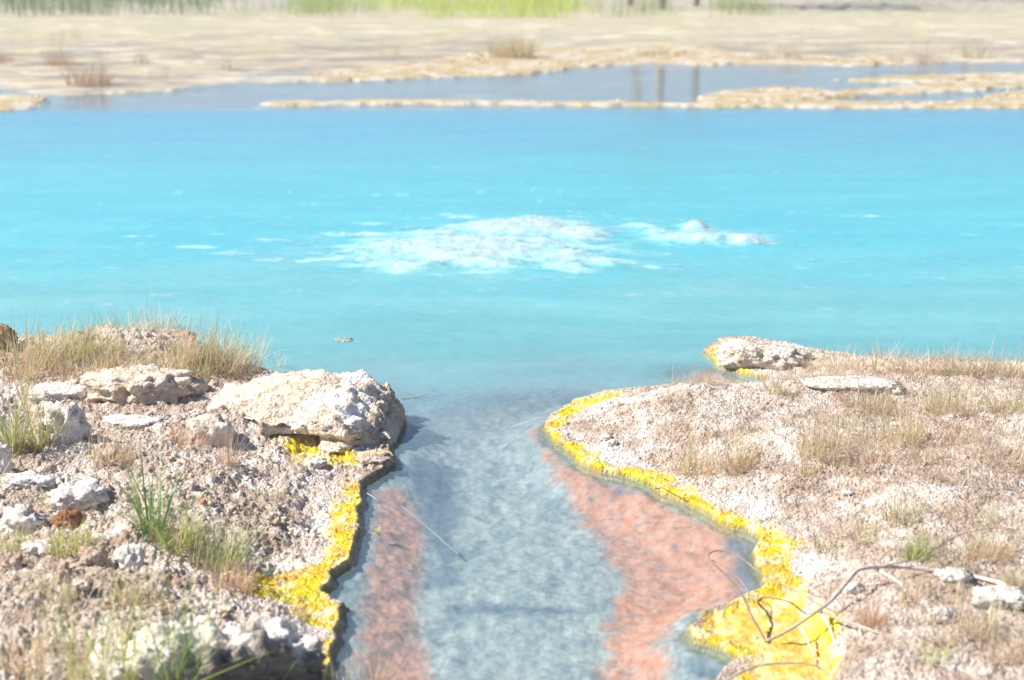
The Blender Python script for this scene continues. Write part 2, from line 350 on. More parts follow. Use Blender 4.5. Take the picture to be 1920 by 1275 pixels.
# ------------------------------------------------------------------ ground
def axis(parts):
    out = []
    for a, b, n in parts: out.append(np.linspace(a, b, n, endpoint=False))
    return np.concatenate(out + [[parts[-1][1]]])
us = axis([(-1.6, -0.6, 16), (-0.6, -0.33, 40), (-0.33, 0.33, 1000), (0.33, 0.6, 40), (0.6, 1.6, 16)])
ys = axis([(1.5, 6.0, 30), (6.0, 13.0, 620), (13.0, 24.0, 44), (24.0, 40.0, 200), (40, 60, 80), (60, 160, 25), (160, 900, 10)])
Yg, Ug = np.meshgrid(ys, us, indexing='ij'); Xg = (Ug * np.maximum(Yg, 5.0)).ravel(); Yg = Yg.ravel()
L = land(Xg, Yg)
def colour_ground(X, Y, L):
    n = len(X); A = lambda *c: np.tile(np.array(c, float), (n, 1))
    f1 = fbm2(X, Y, 1.3, 5, 500, 0.6)[:, None]; f2 = fbm2(X, Y, 6.5, 4, 510, 0.6)[:, None]; f3 = fbm2(X, Y, 30, 3, 520, 0.6)[:, None]
    c = mix(A(0.58, 0.475, 0.395), A(0.74, 0.645, 0.575), smooth(-0.25, 0.3, f1 + 0.5 * f2))
    c = mix(c, A(0.36, 0.26, 0.18), smooth(0.2, 0.7, -f2 - 0.3 * f1) * 0.75)
    c = mix(c, A(0.80, 0.765, 0.735), smooth(0.05, 0.35, f2 + 0.35 * f3 + 0.3 * f1 - 0.12) * 0.85)
    c = mix(c, A(0.2, 0.145, 0.1), smooth(0.28, 0.6, -f3) * 0.75)  # dark specks: crevice shade put into the crust colour
    # white mineral bloom just behind the yellow edge
    s = np.maximum(L['sl'], L['sr'])[:, None]
    bloom = smooth(0.0, 0.1, s) * smooth(0.45, 0.15, s) * smooth(-0.1, 0.25, fbm2(X, Y, 3.1, 4, 530)[:, None])
    c = mix(c, A(0.85, 0.83, 0.82), bloom * 0.7)
    # sulphur-yellow algae
    y1 = mix(A(0.80, 0.60, 0.012), A(0.62, 0.43, 0.01), smooth(-0.1, 0.35, fbm2(X, Y, 22, 3, 540)[:, None]))
    y1 = mix(y1, A(0.85, 0.76, 0.48), smooth(-0.08, 0.28, fbm2(X, Y, 9, 5, 550, 0.6)[:, None]) * 0.9)
    y1 = mix(y1, A(0.56, 0.56, 0.02), smooth(0.05, 0.4, fbm2(X, Y, 4, 3, 565)[:, None]) * 0.7)
    y1 = mix(y1, A(0.45, 0.26, 0.012), smooth(0.22, 0.5, fbm2(X, Y, 35, 3, 560)[:, None]) * 0.7)
    y1 = mix(y1, A(0.62, 0.36, 0.05), smooth(0.1, 0.4, fbm2(X, Y, 6, 4, 566, 0.6)[:, None]) * 0.6)
    y1 = mix(y1, A(0.8, 0.7, 0.4), smooth(0.045, 0.01, L['sl'])[:, None] * smooth(-0.02, 0.0, L['sl'])[:, None] * 0.6)
    shf = smooth(0.02, 0.15, L['shelf'])[:, None]
    y1 = mix(y1, mix(A(0.74, 0.43, 0.09), A(0.78, 0.66, 0.36), smooth(-0.05, 0.3, fbm2(X, Y, 7, 4, 570)[:, None])), shf * 0.7)
    c = mix(c, y1, L['yel'][:, None])
    # bed of the stream
    b = mix(A(0.52, 0.55, 0.52), A(0.36, 0.42, 0.43), smooth(-0.1, 0.4, fbm2(X * 1.5, Y * 0.8, 5, 4, 580, 0.5)[:, None]))
    b = mix(b, A(0.82, 0.8, 0.7), smooth(0.15, 0.6, fbm2(X * 1.6, Y * 0.8, 6, 4, 590, 0.5)[:, None]) * 0.6)
    pk = mix(A(0.88, 0.36, 0.19), A(0.88, 0.45, 0.30), smooth(-0.3, 0.3, fbm2(X, Y, 14, 3, 600)[:, None]))
    pk = mix(pk, A(0.34, 0.28, 0.28), smooth(0.25, 0.6, fbm2(X + 0.3 * Y, Y * 1.6, 8, 3, 610, 0.5)[:, None]) * 0.6)
    b = mix(b, pk, L['pink'][:, None] * 0.95)
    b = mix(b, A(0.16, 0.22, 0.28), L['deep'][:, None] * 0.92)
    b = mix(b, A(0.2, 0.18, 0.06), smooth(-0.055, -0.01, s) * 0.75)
    z = L['z'][:, None]
    under = smooth(0.008, -0.006, z + 0.004 * f3)
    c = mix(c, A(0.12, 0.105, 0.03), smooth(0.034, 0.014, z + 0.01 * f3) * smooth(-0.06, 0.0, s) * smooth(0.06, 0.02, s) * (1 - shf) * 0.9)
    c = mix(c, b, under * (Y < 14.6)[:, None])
    # far shore
    mud = mix(A(0.36, 0.33, 0.29), A(0.60, 0.53, 0.40), smooth(-0.35, 0.4, fbm2(X, Y * 2.5, 0.45, 5, 640, 0.65)[:, None])); mud = mix(mud, A(0.42, 0.41, 0.38), smooth(0.005, -0.012, z))
    mud = mix(mud, A(0.60, 0.56, 0.42), smooth(36, 43, Y)[:, None] * 0.8); mud = mix(mud, A(0.5, 0.52, 0.26), smooth(0.05, 0.4, fbm2(X, Y * 2, 0.5, 4, 645, 0.6)[:, None]) * smooth(31, 36, Y)[:, None] * 0.55)  # paler with distance: the far haze put into the mud colour
    mud = mix(mud, A(0.76, 0.7, 0.56), smooth(0.2, 0.4, fbm2(X, Y * 4, 0.8, 4, 646, 0.6)[:, None]) * 0.8)
    mud = mix(mud, A(0.5, 0.48, 0.45), smooth(46, 52, Y)[:, None] * 0.7)
    cr = mix(A(0.56, 0.46, 0.26), A(0.64, 0.58, 0.48), smooth(-0.12, 0.2, fbm2(X, Y, 1.6, 4, 620)[:, None]))
    cr = mix(cr, A(0.42, 0.33, 0.2), smooth(0.15, 0.45, fbm2(X, Y, 3.3, 4, 630)[:, None]) * 0.8)
    mud = mix(mud, cr, smooth(-0.1, 0.1, L['sc'])[:, None])
    c = mix(c, mud, (Y > 21)[:, None] * 1.0)
    wet = np.clip(smooth(0.03, -0.01, L['z']) + 0.35 * L['yel'], 0, 1)
    return np.clip(c, 0.01, 0.88), wet
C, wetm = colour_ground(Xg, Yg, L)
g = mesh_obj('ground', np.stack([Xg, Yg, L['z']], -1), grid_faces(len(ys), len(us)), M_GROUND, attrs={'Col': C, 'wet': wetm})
tag(g, kind='structure')

# ------------------------------------------------------------------ water
BOIL = [(900, 470, 0.95, 0.75, 1.0), (985, 430, 0.55, 0.45, 1.2), (1060, 490, 0.45, 0.35, 0.8), (740, 465, 0.45, 0.45, 0.7), (760, 500, 0.5, 0.2, 0.7), (1090, 440, 0.3, 0.45, 0.9), (830, 440, 0.5, 0.35, 0.6)]
BOIL2 = [(1320, 447, 0.42, 0.32, 0.8), (1302, 428, 0.14, 0.25, 0.9), (1390, 450, 0.26, 0.22, 0.75), (1250, 437, 0.26, 0.18, 0.6), (1190, 425, 0.2, 0.16, 0.5)]
def blobs(x, y, lst):
    r = np.zeros(x.shape)
    for px, py, rx, ry, a in lst:
        p = W(px, py); r = np.maximum(r, a * np.exp(-((x - p[0]) / rx) ** 2 - ((y - p[1]) / ry) ** 2))
    return r
STREAK = [(265, 446, 0.28, 0.10, .7), (360, 463, 0.2, 0.12, .8), (435, 474, 0.2, 0.1, .7), (540, 488, 0.4, 0.12, .8), (520, 452, 0.25, .15, .6), (690, 420, .3, .15, .6), (640, 440, .4, .2, .5), (590, 460, .4, .3, .35), (1210, 500, .35, .2, .5), (1110, 402, .5, .2, .5), (860, 405, .5, .2, .5),
          (1600, 405, .3, .06, .6), (1220, 412, .3, .15, .5), (1460, 460, .3, .2, .3), (645, 636, .1, .1, .0)]
uw = axis([(-1.6, -0.35, 20), (-0.35, 0.35, 460), (0.35, 1.6, 20)])
yw = axis([(1.5, 6.0, 10), (6.0, 14.2, 100), (14.2, 18.2, 200), (18.2, 30, 60), (30, 70, 40)])
Yw, Uw = np.meshgrid(yw, uw, indexing='ij'); Xw = (Uw * np.maximum(Yw, 5.0)).ravel(); Yw = Yw.ravel()
nz = fbm2(Xw, Yw, 0.9, 4, 700)
front = Yw + 0.55 * nz + 0.12 * np.abs(Xw - 0.3)          # how far into the pool
milk = 0.15 + 0.17 * smooth(9.0, 10.8, front) + 0.48 * smooth(10.2, 12.4, front) + 0.2 * smooth(12.0, 14.0, front)
nk = Yw < 13; shal = np.zeros(len(Yw)); shal[nk] = smooth(-0.75, -0.02, sdf(RIGHT, Xw[nk], Yw[nk]) + 0.12 * nz[nk]); pin = W(1318, 702); milk = milk * (1 - 0.8 * np.exp(-((Xw - pin[0]) / 0.26) ** 2 - ((Yw - pin[1]) / 0.22) ** 2)); milk = milk * (1 - 0.5 * shal * smooth(11.5, 10.6, Yw + 0.1 * nz))
milk = milk * (1 - 0.85 * smooth(25.6, 27.0, Yw)) + 0.0
milk = milk + 0.45 * smooth(31, 35, Yw + 2 * nz)
milk = np.clip(milk, 0, 0.97)
ft = fbm2(Xw, Yw * 1.5, 3.0, 5, 710, 0.65)
m1 = blobs(Xw, Yw, BOIL + BOIL2); m2 = blobs(Xw, Yw, STREAK)
foam = np.clip(smooth(-0.05, 1.0, m1 + 0.6 * ft * smooth(0, 0.25, m1)) * 0.9 + smooth(0.4, 0.95, m2 + 0.9 * ft * smooth(0, 0.3, m2)) * 0.6 + 0.28 * smooth(0.55, 0.8, ft), 0, 0.9) * smooth(13.0, 13.8, Yw) * smooth(22, 20, Yw)
A3 = lambda *c: np.array(c, float)[None, :]
wc = mix(A3(0.27, 0.44, 0.52), A3(0.13, 0.42, 0.46), smooth(10.4, 12.6, front)[:, None])
wc = mix(wc, A3(0.066, 0.46, 0.55), smooth(13.0, 17.0, Yw + nz)[:, None])
wc = mix(wc, A3(0.07, 0.37, 0.53), smooth(19.0, 25.0, Yw + nz)[:, None])  # far pool bluer: sky reflection put into the water colour
wc = mix(wc, A3(0.40, 0.42, 0.42), smooth(30, 34, Yw + 2 * nz)[:, None])
zw = 0.05 * smooth(0.2, 1.0, m1 + 0.3 * ft) + 0.03 * m1 * fbm2(Xw, Yw, 6, 3, 720) + 0.004 * fbm2(Xw, Yw * 1.6, 2.2, 3, 730)
zw = zw * smooth(11.5, 14.0, Yw) * smooth(27, 22, Yw)
wt = mesh_obj('water', np.stack([Xw, Yw, zw], -1), grid_faces(len(yw), len(uw)), M_WATER, attrs={'milk': milk, 'foam': foam, 'Col': wc})
tag(wt, kind='structure')
# white froth thrown up where the spring boils
def froth(lst, extra, name, label, seed):
    ps = np.array([W(p[0], p[1])[:2] for p in lst]); rx = max(p[2] for p in lst) + 0.9
    xs = np.arange(ps[:, 0].min() - rx, ps[:, 0].max() + rx, 0.016); yy = np.arange(ps[:, 1].min() - 1.3, ps[:, 1].max() + 1.1, 0.025)
    X, Y = np.meshgrid(xs, yy); sh = X.shape; X = X.ravel(); Y = Y.ravel()
    m = np.maximum(blobs(X, Y, lst), 0.55 * blobs(X, Y, extra))
    f = fbm2(X, Y * 1.4, 2.6, 5, seed, 0.65); f2 = fbm2(X, Y, 9, 4, seed + 9, 0.6)
    d = smooth(0.15, 1.1, m + 0.7 * f + 0.35 * f2)
    z = 0.008 + 0.05 * smooth(0.2, 1.0, m) + d * (0.03 * np.maximum(f + 0.2, 0) * m + 0.02 * np.abs(f2) + 0.012 * np.abs(noise2(X * 40, Y * 40, seed + 20))) + 0.004 * fbm2(X, Y * 1.6, 2.2, 3, 730)
    i = grid_faces(*sh); keep = d[i].max(1) > 0.03; i = i[keep]
    used = np.unique(i); re = np.full(len(X), -1); re[used] = np.arange(len(used))
    o = mesh_obj(name, np.stack([X, Y, z], -1)[used], re[i], M_FOAM, attrs={'dens': d[used]})
    return tag(o, label, 'foam', kind='stuff')
froth(BOIL, STREAK, 'boiling_foam', 'large white patch of boiling foam in the middle of the turquoise pool', 800)
froth(BOIL2, STREAK[11:12] + STREAK[12:14], 'boiling_foam', 'smaller white patch of foam bubbling up to the right of the large one', 850)

# ------------------------------------------------------------------ rocks
def ico(sub):
    bm = bmesh.new(); bmesh.ops.create_icosphere(bm, subdivisions=sub, radius=1.0)
    V = np.array([v.co[:] for v in bm.verts]); F = np.array([[v.index for v in f.verts] for f in bm.faces]); bm.free(); return V, F
ICO = {k: ico(k) for k in (1, 2, 4, 5, 6)}
def rock_shape(dims, seed, sub=4, rough=0.16, block=3.2, strata=0.0):
    V, F = ICO[sub]; V = V.copy()
    n = V / ((np.abs(V) ** block).sum(1) ** (1 / block))[:, None]
    Q = n * np.array(dims) / (np.prod(dims) ** (1 / 3))
    d = 1 + rough * 1.1 * fbm3(Q, 1.3, 3, seed) + rough * 0.8 * fbm3(Q, 3.5, 4, seed + 10, 0.6) - rough * 0.6 * np.abs(fbm3(Q, 2.1, 3, seed + 20))
    n = n * d[:, None]
    if strata: n[:, :2] *= (1 + strata * noise3(V[:, 0] * 1.5, V[:, 1] * 1.5, V[:, 2] * 8, seed + 30))[:, None]
    n = n * np.array(dims)
    n = n + V * (min(dims) * 0.09 * fbm3(Q, 14, 3, seed + 40, 0.7))[:, None]
    return n, F
KIND = {'pale': M_PALE, 'tan': M_TAN, 'white': M_WHITE, 'rust': M_RUST, 'brown': M_BROWN}
def rock(px, py, wpx, hpx, kind, label, seed, depth=0.85, rz=0.0, sub=4, rough=0.2, sink=0.36, cat='rock', group=None, tilt=0.0, block=3.0, name='rock', tint=(1, 1, 1)):
    """px, py: the middle of its foot; wpx, hpx: how wide and tall the photo shows it"""
    p = at(px, py); dist = math.hypot(p[1], CAM_H - p[2]); k = dist / FPX
    wd = wpx * k / 2; dp = wd * depth; h = max(hpx * k * 1.06 - dp * 2 * 0.2, hpx * k * 0.45)
    V, F = rock_shape((wd, dp, h / 2 * (1 + sink)), seed, sub, rough, block)
    c, s = math.cos(rz), math.sin(rz); V = V @ np.array([[c, s, 0], [-s, c, 0], [0, 0, 1]])
    c, s = math.cos(tilt), math.sin(tilt); V = V @ np.array([[c, 0, s], [0, 1, 0], [-s, 0, c]])
    o = mesh_obj(name, V, F, KIND[kind], attrs={'Tint': np.tile(np.array(tint, float), (len(V), 1))}, loc=(p[0], p[1] + dp * 0.8, p[2] + h / 2 * (1 - sink)))
    return tag(o, label, cat, group)

def big_boulder():
    base = at(560, 828)
    V, F = ICO[6]; V = V.copy(); b = 7.0
    n = V / ((np.abs(V) ** b).sum(1) ** (1 / b))[:, None]
    X, Y, Z = n[:, 0] * 0.52, n[:, 1] * 0.40, n[:, 2] * 0.14
    zt = np.clip((Z + 0.14) / 0.28, 0, 1)
    X = X - 0.13 * smooth(0.05, 0.5, X) * zt ** 1.3
    Z = Z - 0.07 * smooth(-0.05, -0.52, X) * zt - 0.05 * smooth(0.22, 0.42, X) * zt - 0.06 * smooth(0.15, -0.4, Y) * zt
    Y = Y + 0.12 * smooth(0.15, 0.5, X) * smooth(0.0, 0.3, -Y)
    front = smooth(-0.05, -0.3, Y)
    ledge = 0.55 + 0.12 * noise2(X * 4, X * 0 + 1.7, 900)
    Y = Y + front * (0.05 * smooth(ledge, ledge - 0.12, zt) * smooth(0.38, 0.12, X) - 0.10 * smooth(ledge, 0.0, zt))
    # lobes that come forward again below the ledge
    for cx, cz, rx, rz_, a in ((-0.16, -0.05, 0.06, 0.08, 0.09), (0.17, -0.09, 0.1, 0.05, 0.11), (0.30, -0.04, 0.06, 0.07, 0.05)):
        Y = Y - front * a * np.exp(-((X - cx) / rx) ** 2 - ((Z - cz) / rz_) ** 2)
    for cx, cz, rx, rz_, a in ((-0.225, -0.05, 0.06, 0.075, 0.5), (-0.18, -0.1, 0.07, 0.05, 0.4), (0.0, -0.085, 0.13, 0.05, 0.5), (-0.10, -0.075, 0.05, 0.025, 0.16), (0.2, -0.125, 0.06, 0.022, 0.2), (-0.02, 0.03, 0.05, 0.008, 0.06)):
        Y = Y + front * a * np.exp(-((X - cx) / rx) ** 4 - ((Z - cz) / rz_) ** 4)
    P = np.stack([X, Y, Z], -1)
    N = n * np.array([0.6, 0.8, 2.2]); N /= np.linalg.norm(N, axis=1)[:, None]
    disp = 0.016 * fbm3(P, 5.0, 3, 901) + 0.013 * fbm3(P, 15, 4, 911, 0.65) - 0.03 * np.maximum(np.abs(fbm3(P, 11, 3, 916)) - 0.25, 0) + 0.008 * fbm3(P, 60, 3, 921, 0.7)
    disp = disp + front * 0.016 * noise3(X * 5, Y * 5, Z * 42 + X * 7, 931) - 0.014 * np.maximum(noise3(X * 20, Y * 20, Z * 20, 941) - 0.3, 0) * 2
    P = P + N * disp[:, None]
    tint = np.tile(np.array([1.0, 0.94, 0.86]), (len(P), 1))
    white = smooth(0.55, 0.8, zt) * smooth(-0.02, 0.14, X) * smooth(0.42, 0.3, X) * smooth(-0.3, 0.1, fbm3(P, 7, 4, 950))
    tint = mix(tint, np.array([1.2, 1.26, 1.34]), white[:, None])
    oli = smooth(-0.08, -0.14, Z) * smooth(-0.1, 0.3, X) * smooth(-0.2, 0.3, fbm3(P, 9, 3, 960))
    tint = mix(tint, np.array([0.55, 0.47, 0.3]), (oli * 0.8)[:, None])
    end_shade = smooth(0.33, 0.45, X); tint = mix(tint, np.array([0.7, 0.66, 0.6]), (end_shade * 0.8)[:, None])  # right end darker: its shaded side put into the tint
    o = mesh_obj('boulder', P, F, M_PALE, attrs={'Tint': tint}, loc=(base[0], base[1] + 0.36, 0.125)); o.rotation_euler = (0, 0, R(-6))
    tag(o, 'large flat-topped cream boulder with dark hollows at the left edge of the stream', 'boulder')
big_boulder()
rock(392, 836, 80, 56, 'pale', 'knobbly cream rock leaning on the left end of the large boulder', 11, 0.8)
rock(255, 752, 180, 66, 'pale', 'lumpy cream rock mass at the foot of the grass mound', 12, 0.8, sub=5, rough=0.17, sink=0.5, tint=(0.97, 0.9, 0.83))
rock(335, 742, 95, 42, 'pale', 'low layered cream rock between the grass mound and the large boulder', 13, 0.8, rough=0.14, sink=0.5, tint=(0.9, 0.83, 0.75))
rock(190, 742, 90, 36, 'pale', 'small crumbled rock left of the lumpy rock mass', 14, 0.8, sink=0.5, tint=(0.92, 0.85, 0.78))
rock(105, 748, 110, 32, 'white', 'flat white slab behind the tall green stalks', 15, 0.7, sink=0.6, rough=0.12)
rock(120, 832, 72, 78, 'white', 'upright white stone with a shaded right face beside the green tuft', 16, 0.8, rough=0.26, block=4)
rock(250, 800, 130, 20, 'white', 'flat white outcrop crossing the middle of the left bank', 17, 0.6)
rock(2, 890, 36, 60, 'white', 'white stone cut by the left edge of the photo', 18)
rock(45, 915, 90, 28, 'white', 'long white slab near the left edge under the white stone', 19, 0.7)
rock(140, 955, 100, 48, 'white', 'rounded white rock above the rust-red stone', 20, 0.8, rough=0.26)
rock(40, 1005, 75, 50, 'white', 'pointed white stone left of the rust-red stone', 21, 0.8, rough=0.3, block=2.3)
rock(125, 990, 52, 34, 'rust', 'rust-red stone among white rocks on the left bank', 22, 0.8)
rock(240, 1066, 54, 44, 'white', 'small white stone below the long-bladed green tuft', 23, 0.9, rough=0.26)
rock(172, 1064, 48, 36, 'tan', 'squarish tan stone left of the small white stone', 24, 0.9, block=5)
rock(18, 1072, 44, 34, 'tan', 'dark tan stone at the left edge below the grass', 25)
rock(70, 1042, 70, 30, 'white', 'half-buried white stone at the left edge beside yellow-green grass', 26)
rock(118, 1098, 30, 40, 'tan', 'narrow upright tan stone on the lower left bank', 27)
rock(150, 1105, 34, 18, 'pale', 'small grey stone flat on the lower left bank', 28)
rock(250, 1095, 46, 18, 'tan', 'flat tan stone just under the small white stone', 29)
rock(590, 872, 46, 16, 'pale', 'flat chip of stone beside the yellow patch under the boulder', 30)
rock(700, 872, 70, 22, 'pale', 'dark-edged rock shelf at the water below the large boulder', 31, 0.8, tint=(0.7, 0.66, 0.6))
rock(-2, 655, 60, 52, 'brown', 'smooth brown rock behind the grass at the far left edge', 32, 0.8, rough=0.06, block=2)
rock(305, 645, 100, 30, 'tan', 'weathered brownish rock on top of the grass mound', 33, 0.7)
rock(1436, 690, 180, 50, 'pale', 'long low cream rock on the point with the yellow rim', 34, 0.4, rz=-0.28, tilt=-0.13, sub=5, rough=0.16, sink=0.45, block=3.4, tint=(0.98, 0.95, 0.93))
rock(1600, 730, 185, 28, 'white', 'low white rock ridge between grass tufts on the right bank', 35, 0.5, sub=5, rough=0.07, sink=0.3, block=2.0)
rock(1668, 738, 52, 22, 'pale', 'grey-shaded knob at the right end of the white ridge', 36, rough=0.3)
rock(1148, 838, 22, 14, 'white', 'small round white stone near the tip of the right bank', 37)
rock(1136, 826, 20, 13, 'white', 'tiny white stone behind the round one at the tip of the right bank', 38)
rock(1592, 928, 22, 9, 'white', 'thin white flake lying on the bare right bank', 39)
rock(1885, 1140, 110, 36, 'white', 'broad white stone at the right edge below the dead branch', 40, 0.8)
rock(1600, 1115, 40, 24, 'white', 'white stone under the bend of the dead branch', 41)
rock(1790, 1092, 60, 26, 'white', 'white stone against the pale stem of the dead branch', 42)
rock(1770, 1170, 54, 30, 'white', 'white stone in front of the dead branch on the lower right bank', 43)
rock(1685, 800, 26, 10, 'pale', 'small cream stone among the right bank tufts', 44)
def fore_rock():
    p = at(390, 1310); V, F = ICO[6]; V = V.copy()
    n = V / ((np.abs(V) ** 4.0).sum(1) ** (1 / 4.0))[:, None]
    P = n * np.array([0.38, 0.18, 0.145])
    P[:, 2] -= 0.09 * smooth(0.0, 0.4, P[:, 0]) * (n[:, 2] > -0.5)
    P[:, 1] += 0.10 * smooth(0.1, -0.14, P[:, 2]) * (n[:, 1] < 0)
    P = P + V * (0.05 * fbm3(P, 5, 4, 1001, 0.55) + 0.03 * fbm3(P, 16, 4, 1011, 0.65) - 0.09 * np.maximum(fbm3(P, 9, 3, 1021), 0.05))[:, None]
    t = np.ones((len(P), 3)); face_shade = smooth(0.25, 0.8, -n[:, 1] + 0.3 * fbm3(P, 8, 3, 1031)) * smooth(-0.25, 0.0, P[:, 0])
    t = mix(t, np.array([0.2, 0.17, 0.14]), (face_shade * 0.9)[:, None])  # shade of the right front face put into the tint
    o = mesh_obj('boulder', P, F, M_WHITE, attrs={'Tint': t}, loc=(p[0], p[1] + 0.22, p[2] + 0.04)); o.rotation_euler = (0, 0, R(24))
    tag(o, 'blurred white boulder with a dark pitted right face at the bottom left of the photo', 'boulder')
fore_rock()

# ------------------------------------------------------------------ rubble, algae lumps, far crust stones (uncountable)
def scatter(X, Y, Z, r, tint, mat, name, label, cat, sub=1, seed=0, flat=0.7):
    rg = np.random.default_rng(seed); n = len(X); V0, F0 = ICO[sub]; m = len(V0)
    var = [V0 * (1 + 0.55 * fbm3(V0 + k * 7.7, 1.6, 2, seed + k))[:, None] for k in range(8)]
    base = np.stack(var)[rg.integers(0, 8, n)]
    sc = np.stack([r * rg.uniform(0.75, 1.3, n), r * rg.uniform(0.75, 1.3, n), r * flat * rg.uniform(0.7, 1.2, n)], -1)
    a = rg.uniform(0, 6.283, n); b = rg.uniform(-0.6, 0.6, n)
    P = base * sc[:, None, :]
    y, z = P[..., 1].copy(), P[..., 2].copy(); P[..., 1] = y * np.cos(b)[:, None] - z * np.sin(b)[:, None]; P[..., 2] = y * np.sin(b)[:, None] + z * np.cos(b)[:, None]
    x, y = P[..., 0].copy(), P[..., 1].copy(); P[..., 0] = x * np.cos(a)[:, None] - y * np.sin(a)[:, None]; P[..., 1] = x * np.sin(a)[:, None] + y * np.cos(a)[:, None]
    P += np.stack([X, Y, Z], -1)[:, None, :]
    F = (F0[None] + (np.arange(n) * m)[:, None, None]).reshape(-1, 3)
    o = mesh_obj(name, P.reshape(-1, 3), F, mat, attrs={'Tint': np.repeat(tint, m, 0)}, smooth_=sub > 1)
    return tag(o, label, cat, kind='stuff')
def sample(n, y0, y1, umax, seed):
    rg = np.random.default_rng(seed); Y = rg.uniform(y0 ** 2, y1 ** 2, n) ** 0.5; return rg.uniform(-umax, umax, n) * Y, Y, rg
def crumbs(n, side, rlo, rhi, seed, name, label, patch):
    X, Y, rg = sample(n, 6.3, 12.6, 0.31, seed); Lq = land(X, Y); s = Lq['sl'] if side < 0 else Lq['sr']
    dn = fbm2(X, Y, 2.2, 4, seed)
    k = (s > 0.05) & (Lq['yel'] < 0.35) & (Lq['shelf'] < 0.0) & (rg.random(n) < smooth(-patch * 0.5, 0.45, dn))
    X, Y, Z = X[k], Y[k], Lq['z'][k]; m = len(X)
    r = rlo + (rhi - rlo) * rg.random(m) ** 6
    t = rg.random(m)[:, None]; ti = mix(np.array([0.7, 0.6, 0.52]), np.array([1.06, 1.02, 0.99]), t) * rg.uniform(0.85, 1.08, (m, 1))
    ti[rg.random(m) < 0.008] = (0.75, 0.32, 0.22)
    scatter(X, Y, Z - r * 0.05, r, ti, M_PALE, name, label, 'rubble', 1, seed)
crumbs(80000, -1, 0.0028, 0.020, 2001, 'rubble', 'crumbly cream rubble strewn over the left bank', 0.5)
crumbs(90000, 1, 0.002, 0.010, 2002, 'rubble', 'fine pinkish grit and chips covering the right bank', 0.6)
def algae():
    X, Y, rg = sample(60000, 6.5, 12.3, 0.2, 2010); Lq = land(X, Y)
    k = (Lq['yel'] > 0.4) & (np.maximum(Lq['sl'], Lq['sr']) > -0.004) & (rg.random(len(X)) < smooth(-0.1, 0.35, fbm2(X, Y, 9, 3, 2011)) * (1 - 0.8 * smooth(0.03, 0.12, Lq['shelf'])))
    X, Y, Z = X[k], Y[k], Lq['z'][k]; m = len(X); r = 0.0018 + 0.006 * rg.random(m) ** 4
    pal = np.array([[0.83, 0.62, 0.012], [0.74, 0.52, 0.01], [0.86, 0.7, 0.08], [0.5, 0.4, 0.02], [0.85, 0.78, 0.55]])
    scatter(X, Y, Z, r, pal[rg.choice(5, m, p=[.32, .2, .14, .12, .22])], M_ALGAE, 'yellow_algae', 'bright yellow algae crusting the edges of the stream', 'algae', 2, 2012)
def mat_algae():
    t = NT('yellow_algae'); v = t.vec(); f = t.noise(v, 160, 3, 0.6)
    b = t.n('ShaderNodeBsdfPrincipled', Base__Color=t.mixc(0.6, t.attr('Tint'), t.ramp(f, [(0.35, (0.6, 0.55, 0.5)), (0.6, (1.05, 1.05, 1.05))]), 'MULTIPLY'), Roughness=0.6, Normal=t.bump(f, 0.6, 0.004))
    return t.done(b.outputs[0])
M_ALGAE = mat_algae(); algae()
def far_stones():
    X, Y, rg = sample(16000, 25.5, 37.0, 0.33, 2020); Lq = land(X, Y)
    k = (Lq['sc'] > 0.02) & (rg.random(len(X)) < smooth(-0.1, 0.4, fbm2(X, Y, 0.9, 3, 2021)))
    X, Y, Z = X[k], Y[k], Lq['z'][k]; m = len(X); r = 0.01 + 0.035 * rg.random(m) ** 5
    pal = np.array([[0.95, 0.94, 0.92], [0.85, 0.74, 0.5], [0.6, 0.52, 0.4], [0.8, 0.66, 0.32]])
    scatter(X, Y, Z, r, pal[rg.choice(4, m, p=[.35, .3, .2, .15])], M_PALE, 'crust_stones', 'white and yellow crusted stones along the far side of the pool', 'stones', 1, 2022, 0.6)
far_stones()

# ------------------------------------------------------------------ grass tufts
STRAW = [(0.62, 0.52, 0.38), (0.52, 0.42, 0.3), (0.68, 0.6, 0.48), (0.45, 0.35, 0.26), (0.5, 0.46, 0.32)]
REDDISH = [(0.5, 0.34, 0.26), (0.58, 0.44, 0.34), (0.42, 0.28, 0.22), (0.62, 0.52, 0.42)]
OLIVE = [(0.38, 0.38, 0.18), (0.5, 0.47, 0.26), (0.3, 0.34, 0.14), (0.6, 0.53, 0.36), (0.56, 0.48, 0.3)]
GREEN = [(0.13, 0.26, 0.07), (0.18, 0.32, 0.09), (0.1, 0.2, 0.07), (0.26, 0.36, 0.12)]
LIME = [(0.32, 0.46, 0.06), (0.42, 0.5, 0.1), (0.5, 0.5, 0.16), (0.26, 0.4, 0.06)]
BLUEG = [(0.2, 0.3, 0.22), (0.28, 0.36, 0.3), (0.18, 0.28, 0.14), (0.4, 0.44, 0.4)]
